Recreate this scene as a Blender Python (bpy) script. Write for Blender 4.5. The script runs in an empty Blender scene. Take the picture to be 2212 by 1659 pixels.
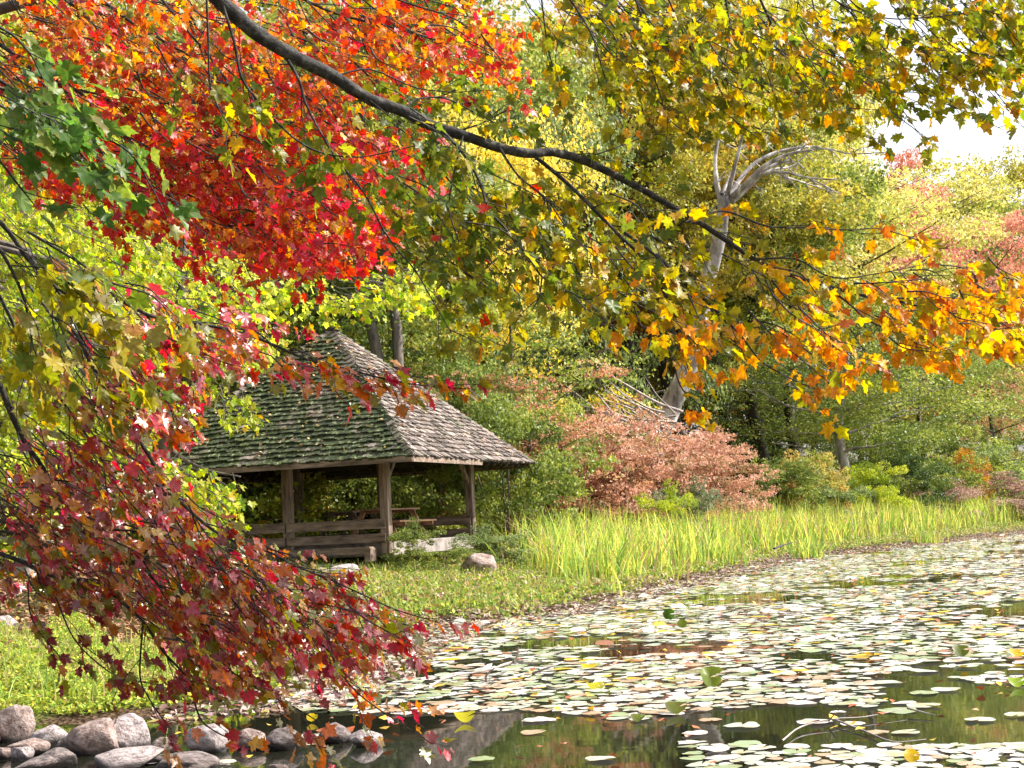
import bpy, math, random
import numpy as np
from mathutils import Vector, Matrix, noise as mnoise

SEED = 11
random.seed(SEED)
rng = np.random.default_rng(SEED)
scene = bpy.context.scene
COL = scene.collection
PI = math.pi

# ---------------------------------------------------------------- camera model
F_PX = 3073.0            # focal length in pixels of a 2212 wide frame
CX, CY = 1106.0, 829.5
PITCH = math.radians(5.5)
ROLL = math.radians(2.7)
CAM = np.array([0.0, 0.0, 1.5])
_R0 = np.array([1.0, 0, 0])
_U0 = np.array([0, -math.sin(PITCH), math.cos(PITCH)])
FW = np.array([0, math.cos(PITCH), math.sin(PITCH)])
RC = _R0 * math.cos(ROLL) - _U0 * math.sin(ROLL)
UC = _U0 * math.cos(ROLL) + _R0 * math.sin(ROLL)

def P(x, y, D):
    v = FW + RC * ((x - CX) / F_PX) - UC * ((y - CY) / F_PX)
    return CAM + v * D

def G(x, y, z=0.0):
    v = FW + RC * ((x - CX) / F_PX) - UC * ((y - CY) / F_PX)
    t = (z - CAM[2]) / v[2]
    return CAM + v * t

def HOR(x):
    # y of the horizon in column x
    return CY + F_PX * math.tan(PITCH) / math.cos(ROLL) - (x - CX) * math.tan(ROLL)

def proj(p):
    d = np.asarray(p) - CAM
    D = d @ FW
    D = np.where(np.abs(D) < 1e-4, 1e-4, D)
    return CX + F_PX * (d @ RC) / D, CY - F_PX * (d @ UC) / D, D

# ---------------------------------------------------------------- mesh helpers
def mesh_np(name, V, F, mat=None, col=None, tint=None, smooth=False):
    V = np.ascontiguousarray(V, dtype=np.float32)
    me = bpy.data.meshes.new(name)
    if isinstance(F, np.ndarray):
        F = [F]
    me.vertices.add(len(V)); me.vertices.foreach_set('co', V.ravel())
    loops = np.concatenate([f.ravel() for f in F]).astype(np.int32)
    tot = np.concatenate([np.full(len(f), f.shape[1], dtype=np.int32) for f in F])
    start = np.concatenate([[0], np.cumsum(tot)[:-1]]).astype(np.int32)
    me.loops.add(len(loops)); me.loops.foreach_set('vertex_index', loops)
    me.polygons.add(len(tot)); me.polygons.foreach_set('loop_start', start)
    me.polygons.foreach_set('loop_total', tot)
    if smooth:
        me.polygons.foreach_set('use_smooth', np.ones(len(tot), dtype=bool))
    me.update(calc_edges=True)
    if col is not None:
        a = me.attributes.new('Col', 'FLOAT_COLOR', 'POINT')
        c = np.ones((len(V), 4), dtype=np.float32); c[:, :3] = col
        a.data.foreach_set('color', c.ravel())
    if tint is not None:
        a = me.attributes.new('tint', 'FLOAT', 'POINT')
        a.data.foreach_set('value', np.asarray(tint, dtype=np.float32))
    if mat:
        me.materials.append(mat)
    return me

def link(name, data, parent=None, **kw):
    o = bpy.data.objects.new(name, data)
    COL.objects.link(o)
    if parent is not None:
        o.parent = parent
    for k, v in kw.items():
        if v is not None:
            o[k] = v
    return o

def thing(name, label, cat, loc=(0, 0, 0), rotz=0.0, group=None, scale=None):
    o = bpy.data.objects.new(name, None)
    COL.objects.link(o)
    o.location = loc
    o.rotation_euler = (0, 0, rotz)
    o.empty_display_size = 0.2
    if scale is not None:
        o.scale = scale
    o['label'] = label; o['category'] = cat
    if group: o['group'] = group
    return o

class MB:
    """collects boxes, prisms and tubes into one mesh"""
    def __init__(s):
        s.v = []; s.f = []
    def add(s, vs, fs):
        n = len(s.v)
        s.v += [tuple(v) for v in vs]
        s.f += [tuple(i + n for i in f) for f in fs]
    def box(s, c, size, rot=None, jit=0.0):
        x, y, z = [d / 2 for d in size]
        vs = [Vector((sx * x, sy * y, sz * z)) for sx in (-1, 1) for sy in (-1, 1) for sz in (-1, 1)]
        if jit:
            vs = [v + Vector((random.uniform(-jit, jit), random.uniform(-jit, jit), random.uniform(-jit, jit))) for v in vs]
        if rot is not None:
            vs = [rot @ v for v in vs]
        vs = [v + Vector(c) for v in vs]
        s.add(vs, [(0, 1, 3, 2), (4, 6, 7, 5), (0, 4, 5, 1), (2, 3, 7, 6), (0, 2, 6, 4), (1, 5, 7, 3)])
    def beam(s, a, b, w, h, up=(0, 0, 1)):
        a = Vector(a); b = Vector(b); d = (b - a); L = d.length; d.normalize()
        u = Vector(up); r = d.cross(u).normalized(); u = r.cross(d)
        m = Matrix((r, d, u)).transposed()
        s.box((a + b) / 2, (w, L, h), m)
    def build(s, name, mat, parent=None, bevel=0.0, smooth=False, **kw):
        me = bpy.data.meshes.new(name)
        me.from_pydata([tuple(v) for v in s.v], [], s.f); me.update()
        if smooth:
            for p in me.polygons: p.use_smooth = True
        me.materials.append(mat)
        o = link(name, me, parent, **kw)
        if bevel:
            m = o.modifiers.new('bevel', 'BEVEL'); m.width = bevel; m.segments = 2; m.limit_method = 'ANGLE'
        return o

def spline(pts, per=5):
    P_ = [np.asarray(p, float) for p in pts]
    if len(P_) < 3:
        return np.array([P_[0] + (P_[-1] - P_[0]) * t for t in np.linspace(0, 1, per + 1)])
    out = []
    Q = [2 * P_[0] - P_[1]] + P_ + [2 * P_[-1] - P_[-2]]
    for i in range(1, len(Q) - 2):
        p0, p1, p2, p3 = Q[i - 1:i + 3]
        for k in range(per):
            t = k / per
            out.append(0.5 * ((2 * p1) + (-p0 + p2) * t + (2 * p0 - 5 * p1 + 4 * p2 - p3) * t * t + (-p0 + 3 * p1 - 3 * p2 + p3) * t ** 3))
    out.append(P_[-1])
    return np.array(out)

class Tubes:
    def __init__(s):
        s.V = []; s.F = []; s.n = 0
    def add(s, pts, radii, sides=5, lump=0.0):
        pts = np.asarray(pts, float); n = len(pts)
        radii = np.broadcast_to(np.asarray(radii, float), (n,)) if np.ndim(radii) else np.full(n, radii)
        T = np.gradient(pts, axis=0)
        T /= np.linalg.norm(T, axis=1, keepdims=True) + 1e-9
        ref = np.array([0.0, 0, 1.0]) if abs(T[0, 2]) < 0.8 else np.array([1.0, 0, 0])
        U = np.cross(T, ref); U /= np.linalg.norm(U, axis=1, keepdims=True) + 1e-9
        W = np.cross(T, U)
        a = np.arange(sides) * 2 * PI / sides
        ca, sa = np.cos(a), np.sin(a)
        rr = radii[:, None] * np.ones(sides)
        if lump:
            rr = rr * (1 + rng.uniform(-lump, lump, rr.shape))
        V = pts[:, None, :] + rr[..., None] * (ca[None, :, None] * U[:, None, :] + sa[None, :, None] * W[:, None, :])
        i = np.arange(n - 1)[:, None] * sides
        j = np.arange(sides)[None, :]; j2 = (j + 1) % sides
        F = np.stack([i + j, i + j2, i + sides + j2, i + sides + j], -1).reshape(-1, 4) + s.n
        s.V.append(V.reshape(-1, 3)); s.F.append(F)
        s.n += n * sides
        # tip
        tip = pts[-1][None]; s.V.append(tip)
        base = s.n - sides
        jj = np.arange(sides)
        Ft = np.stack([base + jj, base + (jj + 1) % sides, np.full(sides, s.n), np.full(sides, s.n)], -1)
        s.T = getattr(s, 'T', []); s.T.append(Ft[:, :3]); s.n += 1
    def mesh(s, name, mat):
        return mesh_np(name, np.concatenate(s.V), [np.concatenate(s.F), np.concatenate(s.T)], mat, smooth=True)

# ---------------------------------------------------------------- materials
def newmat(name):
    m = bpy.data.materials.new(name); m.use_nodes = True
    nt = m.node_tree; nt.nodes.clear()
    out = nt.nodes.new('ShaderNodeOutputMaterial')
    return m, nt, out

def N(nt, t, **kw):
    n = nt.nodes.new(t)
    for k, v in kw.items():
        if k.startswith('i_'):
            n.inputs[k[2:].replace('_', ' ')].default_value = v
        else:
            setattr(n, k, v)
    return n

def ramp(nt, stops):
    r = nt.nodes.new('ShaderNodeValToRGB')
    e = r.color_ramp.elements
    while len(e) < len(stops): e.new(0.5)
    for i, (p, c) in enumerate(stops):
        e[i].position = p; e[i].color = (*c, 1)
    return r

def leaf_shader(nt, out, colsock, trans=0.4, rough=0.5, spec=0.3, tsat=1.15, tval=1.5):
    L = nt.links
    b = N(nt, 'ShaderNodeBsdfPrincipled'); b.inputs['Roughness'].default_value = rough
    b.inputs['Specular IOR Level'].default_value = spec
    L.new(colsock, b.inputs['Base Color'])
    h = N(nt, 'ShaderNodeHueSaturation'); h.inputs['Saturation'].default_value = tsat; h.inputs['Value'].default_value = tval
    L.new(colsock, h.inputs['Color'])
    t = N(nt, 'ShaderNodeBsdfTranslucent'); L.new(h.outputs[0], t.inputs['Color'])
    mx = N(nt, 'ShaderNodeMixShader'); mx.inputs[0].default_value = trans
    L.new(b.outputs[0], mx.inputs[1]); L.new(t.outputs[0], mx.inputs[2]); L.new(mx.outputs[0], out.inputs['Surface'])
    return b

def mat_leafcol(name, trans=0.42, rough=0.4, spec=0.4, tval=1.5, tsat=1.15):
    m, nt, out = newmat(name)
    a = N(nt, 'ShaderNodeAttribute', attribute_name='Col')
    tc = N(nt, 'ShaderNodeTexCoord')
    nz = N(nt, 'ShaderNodeTexNoise'); nz.inputs['Scale'].default_value = 60; nz.inputs['Detail'].default_value = 3
    nt.links.new(tc.outputs['Object'], nz.inputs['Vector'])
    mr = N(nt, 'ShaderNodeMapRange'); mr.inputs['From Min'].default_value = 0.3; mr.inputs['From Max'].default_value = 0.7
    mr.inputs['To Min'].default_value = 0.72; mr.inputs['To Max'].default_value = 1.22
    nt.links.new(nz.outputs['Fac'], mr.inputs['Value'])
    h = N(nt, 'ShaderNodeHueSaturation'); nt.links.new(a.outputs['Color'], h.inputs['Color']); nt.links.new(mr.outputs[0], h.inputs['Value'])
    n2 = N(nt, 'ShaderNodeTexNoise'); n2.inputs['Scale'].default_value = 85; n2.inputs['Detail'].default_value = 2
    nt.links.new(tc.outputs['Object'], n2.inputs['Vector'])
    m2 = N(nt, 'ShaderNodeMapRange'); m2.inputs['From Min'].default_value = 0.6; m2.inputs['From Max'].default_value = 0.7; m2.inputs['To Max'].default_value = 0.55
    nt.links.new(n2.outputs['Fac'], m2.inputs['Value'])
    mx = N(nt, 'ShaderNodeMix', data_type='RGBA'); mx.inputs[7].default_value = (0.24, 0.11, 0.03, 1)
    nt.links.new(m2.outputs[0], mx.inputs[0]); nt.links.new(h.outputs[0], mx.inputs[6])
    leaf_shader(nt, out, mx.outputs[2], trans, rough, spec, tsat, tval)
    return m

def mat_palette(name, cols, trans=0.35, tval=1.45, noise_amt=0.35, sat=1.0):
    """foliage of one tree: each leaf takes its own tone out of the palette, whole sprays lean one way"""
    m, nt, out = newmat(name)
    L = nt.links
    a = N(nt, 'ShaderNodeAttribute', attribute_name='tint')
    tc = N(nt, 'ShaderNodeTexCoord')
    nz = N(nt, 'ShaderNodeTexNoise'); nz.inputs['Scale'].default_value = 0.45; nz.inputs['Detail'].default_value = 2
    L.new(tc.outputs['Object'], nz.inputs['Vector'])
    s1 = N(nt, 'ShaderNodeMath', operation='SUBTRACT'); L.new(nz.outputs['Fac'], s1.inputs[0]); s1.inputs[1].default_value = 0.5
    s2 = N(nt, 'ShaderNodeMath', operation='MULTIPLY'); L.new(s1.outputs[0], s2.inputs[0]); s2.inputs[1].default_value = noise_amt * 4
    s3 = N(nt, 'ShaderNodeMath', operation='ADD'); L.new(s2.outputs[0], s3.inputs[0]); L.new(a.outputs['Fac'], s3.inputs[1])
    r = ramp(nt, [(i / (len(cols) - 1), c) for i, c in enumerate(cols)])
    L.new(s3.outputs[0], r.inputs[0])
    leaf_shader(nt, out, r.outputs[0], trans, 0.5, 0.3, 1.1, tval)
    return m

def mat_bark(name, c1, c2, scale=6, rough=0.9, stretch=(1, 1, 0.25), bump=0.3, c3=None):
    m, nt, out = newmat(name); L = nt.links
    tc = N(nt, 'ShaderNodeTexCoord'); mp = N(nt, 'ShaderNodeMapping'); mp.inputs['Scale'].default_value = stretch
    L.new(tc.outputs['Object'], mp.inputs['Vector'])
    nz = N(nt, 'ShaderNodeTexNoise'); nz.inputs['Scale'].default_value = scale; nz.inputs['Detail'].default_value = 7; nz.inputs['Roughness'].default_value = 0.65
    L.new(mp.outputs[0], nz.inputs['Vector'])
    st = [(0.35, c1), (0.62, c2)] if c3 is None else [(0.32, c1), (0.52, c2), (0.7, c3)]
    r = ramp(nt, st); L.new(nz.outputs['Fac'], r.inputs[0])
    b = N(nt, 'ShaderNodeBsdfPrincipled'); b.inputs['Roughness'].default_value = rough
    if 'pond_rock' in name:      # wet dark band at the waterline, silt above it
        ge = N(nt, 'ShaderNodeNewGeometry'); sx = N(nt, 'ShaderNodeSeparateXYZ'); L.new(ge.outputs['Position'], sx.inputs[0])
        ad = N(nt, 'ShaderNodeMath', operation='MULTIPLY_ADD'); L.new(nz.outputs['Fac'], ad.inputs[0]); ad.inputs[1].default_value = -0.05; L.new(sx.outputs['Z'], ad.inputs[2])
        wr = N(nt, 'ShaderNodeMapRange'); L.new(ad.outputs[0], wr.inputs['Value']); wr.inputs['From Min'].default_value = 0.0; wr.inputs['From Max'].default_value = 0.03
        wr.inputs['To Min'].default_value = 0.25; wr.inputs['To Max'].default_value = 1.0
        hv = N(nt, 'ShaderNodeHueSaturation'); L.new(r.outputs[0], hv.inputs['Color']); L.new(wr.outputs[0], hv.inputs['Value'])
        L.new(hv.outputs[0], b.inputs['Base Color'])
    else:
        L.new(r.outputs[0], b.inputs['Base Color'])
    bp = N(nt, 'ShaderNodeBump'); bp.inputs['Strength'].default_value = bump; bp.inputs['Distance'].default_value = 0.03 if 'rock' not in name else 0.06
    L.new(nz.outputs['Fac'], bp.inputs['Height']); L.new(bp.outputs[0], b.inputs['Normal'])
    L.new(b.outputs[0], out.inputs['Surface'])
    return m

M = {}
M['bark_dark'] = mat_bark('bark_dark', (0.008, 0.007, 0.006), (0.035, 0.031, 0.027), 28, stretch=(1, 1, 1), bump=0.6, c3=(0.13, 0.13, 0.105))
M['bark'] = mat_bark('bark_grey', (0.03, 0.024, 0.02), (0.16, 0.13, 0.11), 5)
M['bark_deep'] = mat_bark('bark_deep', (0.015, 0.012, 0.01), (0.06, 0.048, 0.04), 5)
M['bark_pale'] = mat_bark('bark_pale', (0.13, 0.11, 0.095), (0.45, 0.4, 0.37), 4)
M['snag'] = mat_bark('weathered_snag', (0.07, 0.06, 0.055), (0.33, 0.3, 0.28), 2.6, stretch=(1, 1, 0.4), bump=0.8, c3=(0.78, 0.75, 0.73))
M['brush'] = mat_bark('grey_brush', (0.16, 0.13, 0.12), (0.42, 0.37, 0.35), 6)
M['wood'] = mat_bark('weathered_wood', (0.045, 0.03, 0.02), (0.19, 0.135, 0.10), 9, stretch=(0.18, 1, 1), bump=0.3, c3=(0.34, 0.255, 0.2))
M['wood_post'] = mat_bark('weathered_post', (0.05, 0.034, 0.024), (0.21, 0.15, 0.115), 9, stretch=(1, 1, 0.15), bump=0.3, c3=(0.36, 0.275, 0.22))
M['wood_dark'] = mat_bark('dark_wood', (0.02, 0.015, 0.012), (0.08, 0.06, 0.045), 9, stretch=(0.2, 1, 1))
M['wood_orange'] = mat_bark('varnished_wood', (0.14, 0.065, 0.03), (0.42, 0.22, 0.11), 7, stretch=(0.2, 1, 1), rough=0.6)
M['concrete'] = mat_bark('concrete', (0.12, 0.10, 0.09), (0.33, 0.285, 0.26), 4, stretch=(1, 1, 1), bump=0.15)
M['rock'] = mat_bark('pond_rock', (0.09, 0.062, 0.052), (0.31, 0.225, 0.195), 2.6, stretch=(1, 1, 1), bump=1.0, c3=(0.5, 0.42, 0.4))
M['rock_dark'] = mat_bark('pond_rock_dark', (0.04, 0.033, 0.03), (0.2, 0.16, 0.15), 2.6, stretch=(1, 1, 1), bump=1.0, c3=(0.34, 0.28, 0.27))
M['rock_pale'] = mat_bark('pond_rock_pale', (0.14, 0.115, 0.11), (0.42, 0.35, 0.34), 3.0, stretch=(1, 1, 1), bump=1.0, c3=(0.66, 0.58, 0.57))
M['leaf'] = mat_leafcol('maple_leaf', trans=0.56, spec=0.25, tval=1.6, tsat=1.05)
M['leaf_glossy'] = mat_leafcol('maple_leaf_glossy', trans=0.4, rough=0.3, spec=1.0, tval=2.0)
M['leaf_red'] = mat_leafcol('maple_leaf_red', trans=0.5, rough=0.4, spec=0.45, tval=1.7, tsat=1.1)
M['cover'] = mat_leafcol('cover_leaf', trans=0.3, rough=0.55, spec=0.25, tval=1.3, tsat=1.0)
M['blade'] = mat_leafcol('reed_blade', tsat=0.95, trans=0.4, rough=0.5, spec=0.3)
M['litter'] = mat_leafcol('fallen_leaf', trans=0.1, rough=0.7, spec=0.25)
M['pad'] = mat_leafcol('lily_pad', trans=0.05, rough=0.38, spec=0.6)

# ---------------------------------------------------------------- pond outline and terrain
shore_img = [(-700, 1600), (0, 1558), (180, 1560), (330, 1545), (480, 1520), (560, 1500), (700, 1440), (850, 1385), (960, 1345), (1060, 1340), (1160, 1330),
             (1330, 1292), (1500, 1250), (1700, 1206), (1900, 1184), (2212, 1147), (2500, 1118)]
shore = [G(x, y)[:2] for x, y in shore_img]
pond = [np.array(p) for p in shore] + [np.array((150.0, 160.0)), np.array((200.0, -30.0)), np.array((30.0, -4.0)), np.array((5.0, 3.2)),
        np.array((-1.5, 5.6)), np.array((-4.2, 8.2)), np.array((-6.5, 9.6))]
pond = np.array(pond)

def pond_sd(X, Y):
    """signed distance to the water's edge, negative over water"""
    X = np.asarray(X, float); Y = np.asarray(Y, float)
    best = np.full(X.shape, 1e9); inside = np.zeros(X.shape, bool)
    n = len(pond)
    for i in range(n):
        ax, ay = pond[i]; bx, by = pond[(i + 1) % n]
        dx, dy = bx - ax, by - ay
        t = np.clip(((X - ax) * dx + (Y - ay) * dy) / (dx * dx + dy * dy + 1e-12), 0, 1)
        d = np.hypot(X - ax - t * dx, Y - ay - t * dy)
        best = np.minimum(best, d)
        c = ((ay > Y) != (by > Y))
        xx = ax + (Y - ay) * dx / (dy if abs(dy) > 1e-12 else 1e-12)
        inside ^= c & (X < xx)
    return np.where(inside, -best, best)

def wob(X, Y, s, k=0.0):
    return (np.sin(X * 1.7 * s + 1.3 + k) * np.cos(Y * 1.3 * s - 0.7 + k) + np.sin(X * 0.9 * s - Y * 1.9 * s + 2.1 + k) * 0.7
            + np.cos(X * 3.1 * s + Y * 2.3 * s + k) * 0.4) / 2.1

def TZ(X, Y):
    X = np.asarray(X, float); Y = np.asarray(Y, float)
    d = pond_sd(X, Y) + wob(X, Y, 1.4) * 0.25 + wob(X, Y, 4.0, 2) * 0.1
    land = 0.03 + 0.075 * np.clip(d, 0, 9) + np.clip(d - 13, 0, 200) * 0.02
    hill = np.clip((np.clip(d - 16, 0, 60)) * 0.17, 0, 9) * np.clip((Y - 20) / 20, 0, 1)
    # the woods on the right stand on flatter ground
    flat = np.clip((X - 16) / 20, 0, 1)
    land = land + hill * (1 - 0.75 * flat) + wob(X, Y, 2.2, 1) * 0.03 * np.clip(d, 0, 1)
    return np.where(d > 0, land, np.maximum(-0.7, 0.03 + 0.25 * d))

def tz(x, y):
    return float(TZ(np.array([x]), np.array([y]))[0])

def axis(lo, hi, n, c, p=2.2):
    a = np.linspace(-1, 1, n)
    s = np.sign(a) * np.abs(a) ** p
    return np.where(s < 0, c + s * (c - lo), c + s * (hi - c))

gx = axis(-400, 500, 330, 0); gy = axis(-60, 700, 360, 25)
XX, YY = np.meshgrid(gx, gy)
ZZ = TZ(XX, YY)
V = np.stack([XX, YY, ZZ], -1).reshape(-1, 3)
nx = len(gx); ii, jj = np.meshgrid(np.arange(len(gy) - 1), np.arange(nx - 1), indexing='ij')
a0 = (ii * nx + jj).ravel()
Fq = np.stack([a0, a0 + 1, a0 + nx + 1, a0 + nx], -1)

def mat_ground():
    m, nt, out = newmat('ground_soil'); L = nt.links
    tc = N(nt, 'ShaderNodeTexCoord')
    n1 = N(nt, 'ShaderNodeTexNoise'); n1.inputs['Scale'].default_value = 0.5; n1.inputs['Detail'].default_value = 8; n1.inputs['Roughness'].default_value = 0.7
    n2 = N(nt, 'ShaderNodeTexNoise'); n2.inputs['Scale'].default_value = 14; n2.inputs['Detail'].default_value = 5
    n3 = N(nt, 'ShaderNodeTexVoronoi'); n3.inputs['Scale'].default_value = 22
    for n in (n1, n2, n3): L.new(tc.outputs['Object'], n.inputs['Vector'])
    r1 = ramp(nt, [(0.3, (0.035, 0.025, 0.018)), (0.48, (0.09, 0.06, 0.035)), (0.56, (0.07, 0.085, 0.02)), (0.75, (0.13, 0.15, 0.035))])
    L.new(n1.outputs['Fac'], r1.inputs[0])
    r2 = ramp(nt, [(0.35, (0.4, 0.36, 0.33)), (0.65, (1.35, 1.25, 1.1))]); L.new(n2.outputs['Fac'], r2.inputs[0])
    mx = N(nt, 'ShaderNodeMix', data_type='RGBA', blend_type='MULTIPLY'); mx.inputs[0].default_value = 1
    L.new(r1.outputs[0], mx.inputs[6]); L.new(r2.outputs[0], mx.inputs[7])
    b = N(nt, 'ShaderNodeBsdfPrincipled'); b.inputs['Roughness'].default_value = 0.95; b.inputs['Specular IOR Level'].default_value = 0.15
    L.new(mx.outputs[2], b.inputs['Base Color'])
    bp = N(nt, 'ShaderNodeBump'); bp.inputs['Strength'].default_value = 0.8; bp.inputs['Distance'].default_value = 0.05
    L.new(n3.outputs['Distance'], bp.inputs['Height']); L.new(bp.outputs[0], b.inputs['Normal'])
    L.new(b.outputs[0], out.inputs['Surface'])
    return m
M['ground'] = mat_ground()
link('ground', mesh_np('ground', V, Fq, M['ground'], smooth=True), kind='structure')

def mat_water():
    m, nt, out = newmat('pond_water'); L = nt.links
    b = N(nt, 'ShaderNodeBsdfPrincipled')
    b.inputs['Base Color'].default_value = (0.012, 0.013, 0.008, 1); b.inputs['Roughness'].default_value = 0.03
    b.inputs['IOR'].default_value = 1.45; b.inputs['Specular IOR Level'].default_value = 0.9
    tc = N(nt, 'ShaderNodeTexCoord'); mp = N(nt, 'ShaderNodeMapping'); mp.inputs['Scale'].default_value = (1.0, 2.2, 1)
    nz = N(nt, 'ShaderNodeTexNoise'); nz.inputs['Scale'].default_value = 1.6; nz.inputs['Detail'].default_value = 2
    L.new(tc.outputs['Object'], mp.inputs['Vector']); L.new(mp.outputs[0], nz.inputs['Vector'])
    bp = N(nt, 'ShaderNodeBump'); bp.inputs['Strength'].default_value = 0.009; bp.inputs['Distance'].default_value = 0.05
    L.new(nz.outputs['Fac'], bp.inputs['Height']); L.new(bp.outputs[0], b.inputs['Normal'])
    L.new(b.outputs[0], out.inputs['Surface'])
    return m
wm = MB()
wm.add([(-60, -20, 0), (300, -20, 0), (300, 300, 0), (-60, 300, 0)], [(0, 1, 2, 3)])
wm.build('pond_water', mat_water(), kind='structure')

# ---------------------------------------------------------------- background trees: shared crowns and trunks
PAL = {
    'green':      [(0.08, 0.12, 0.028), (0.21, 0.26, 0.055), (0.42, 0.43, 0.10)],
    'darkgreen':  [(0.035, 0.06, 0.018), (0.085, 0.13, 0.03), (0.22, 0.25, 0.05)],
    'bluegreen':  [(0.09, 0.13, 0.05), (0.22, 0.28, 0.10), (0.42, 0.46, 0.19)],
    'lime':       [(0.20, 0.28, 0.03), (0.42, 0.48, 0.05), (0.66, 0.64, 0.09)],
    'yellow':     [(0.45, 0.38, 0.05), (0.72, 0.58, 0.10), (0.82, 0.70, 0.22)],
    'paleyellow': [(0.32, 0.36, 0.09), (0.58, 0.55, 0.16), (0.76, 0.64, 0.25)],
    'olive':      [(0.18, 0.20, 0.04), (0.38, 0.36, 0.07), (0.60, 0.45, 0.10)],
    'orange':     [(0.38, 0.17, 0.03), (0.62, 0.32, 0.05), (0.70, 0.46, 0.08)],
    'pink':       [(0.36, 0.14, 0.10), (0.64, 0.29, 0.22), (0.74, 0.45, 0.33)],
    'rust':       [(0.28, 0.12, 0.07), (0.52, 0.24, 0.16), (0.58, 0.42, 0.22)],
    'mixed':      [(0.18, 0.25, 0.05), (0.52, 0.44, 0.12), (0.70, 0.36, 0.17)],
    'greenrust':  [(0.12, 0.19, 0.045), (0.28, 0.34, 0.09), (0.58, 0.32, 0.17)],
    'greygreen':  [(0.09, 0.12, 0.06), (0.20, 0.24, 0.13), (0.33, 0.38, 0.22)],
    'dogwood':    [(0.20, 0.17, 0.07), (0.50, 0.26, 0.18), (0.64, 0.42, 0.33)],
    'plume':      [(0.26, 0.15, 0.12), (0.42, 0.28, 0.22), (0.52, 0.38, 0.3)],
}
PM = {k: mat_palette('foliage_' + k, v) for k, v in PAL.items()}

def leaf_quads(C, size, R=None, updir=0.5, tint=None, seed=0, aspect=0.6):
    """rhombic leaves at centres C with random tilt"""
    n = len(C)
    r = R or rng
    nrm = r.normal(size=(n, 3)); nrm[:, 2] = nrm[:, 2] * 0.8 + updir
    nrm /= np.linalg.norm(nrm, axis=1, keepdims=True)
    t = r.normal(size=(n, 3)); t[:, 2] -= 0.4
    t -= nrm * np.sum(t * nrm, 1, keepdims=True); t /= np.linalg.norm(t, axis=1, keepdims=True) + 1e-9
    b = np.cross(nrm, t)
    s = (size * r.uniform(0.6, 1.35, n))[:, None]
    v0 = C - t * s * 0.5; v2 = C + t * s * 0.5
    fold = nrm * s * r.uniform(0.0, 0.18, (n, 1))
    v1 = C + b * s * aspect * 0.5 + fold - t * s * 0.08; v3 = C - b * s * aspect * 0.5 + fold - t * s * 0.08
    V = np.stack([v0, v1, v2, v3], 1).reshape(-1, 3)
    i = np.arange(n)[:, None] * 4
    F = np.concatenate([i + np.array([[0, 1, 2]]), i + np.array([[0, 2, 3]])])
    return V, F

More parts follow.
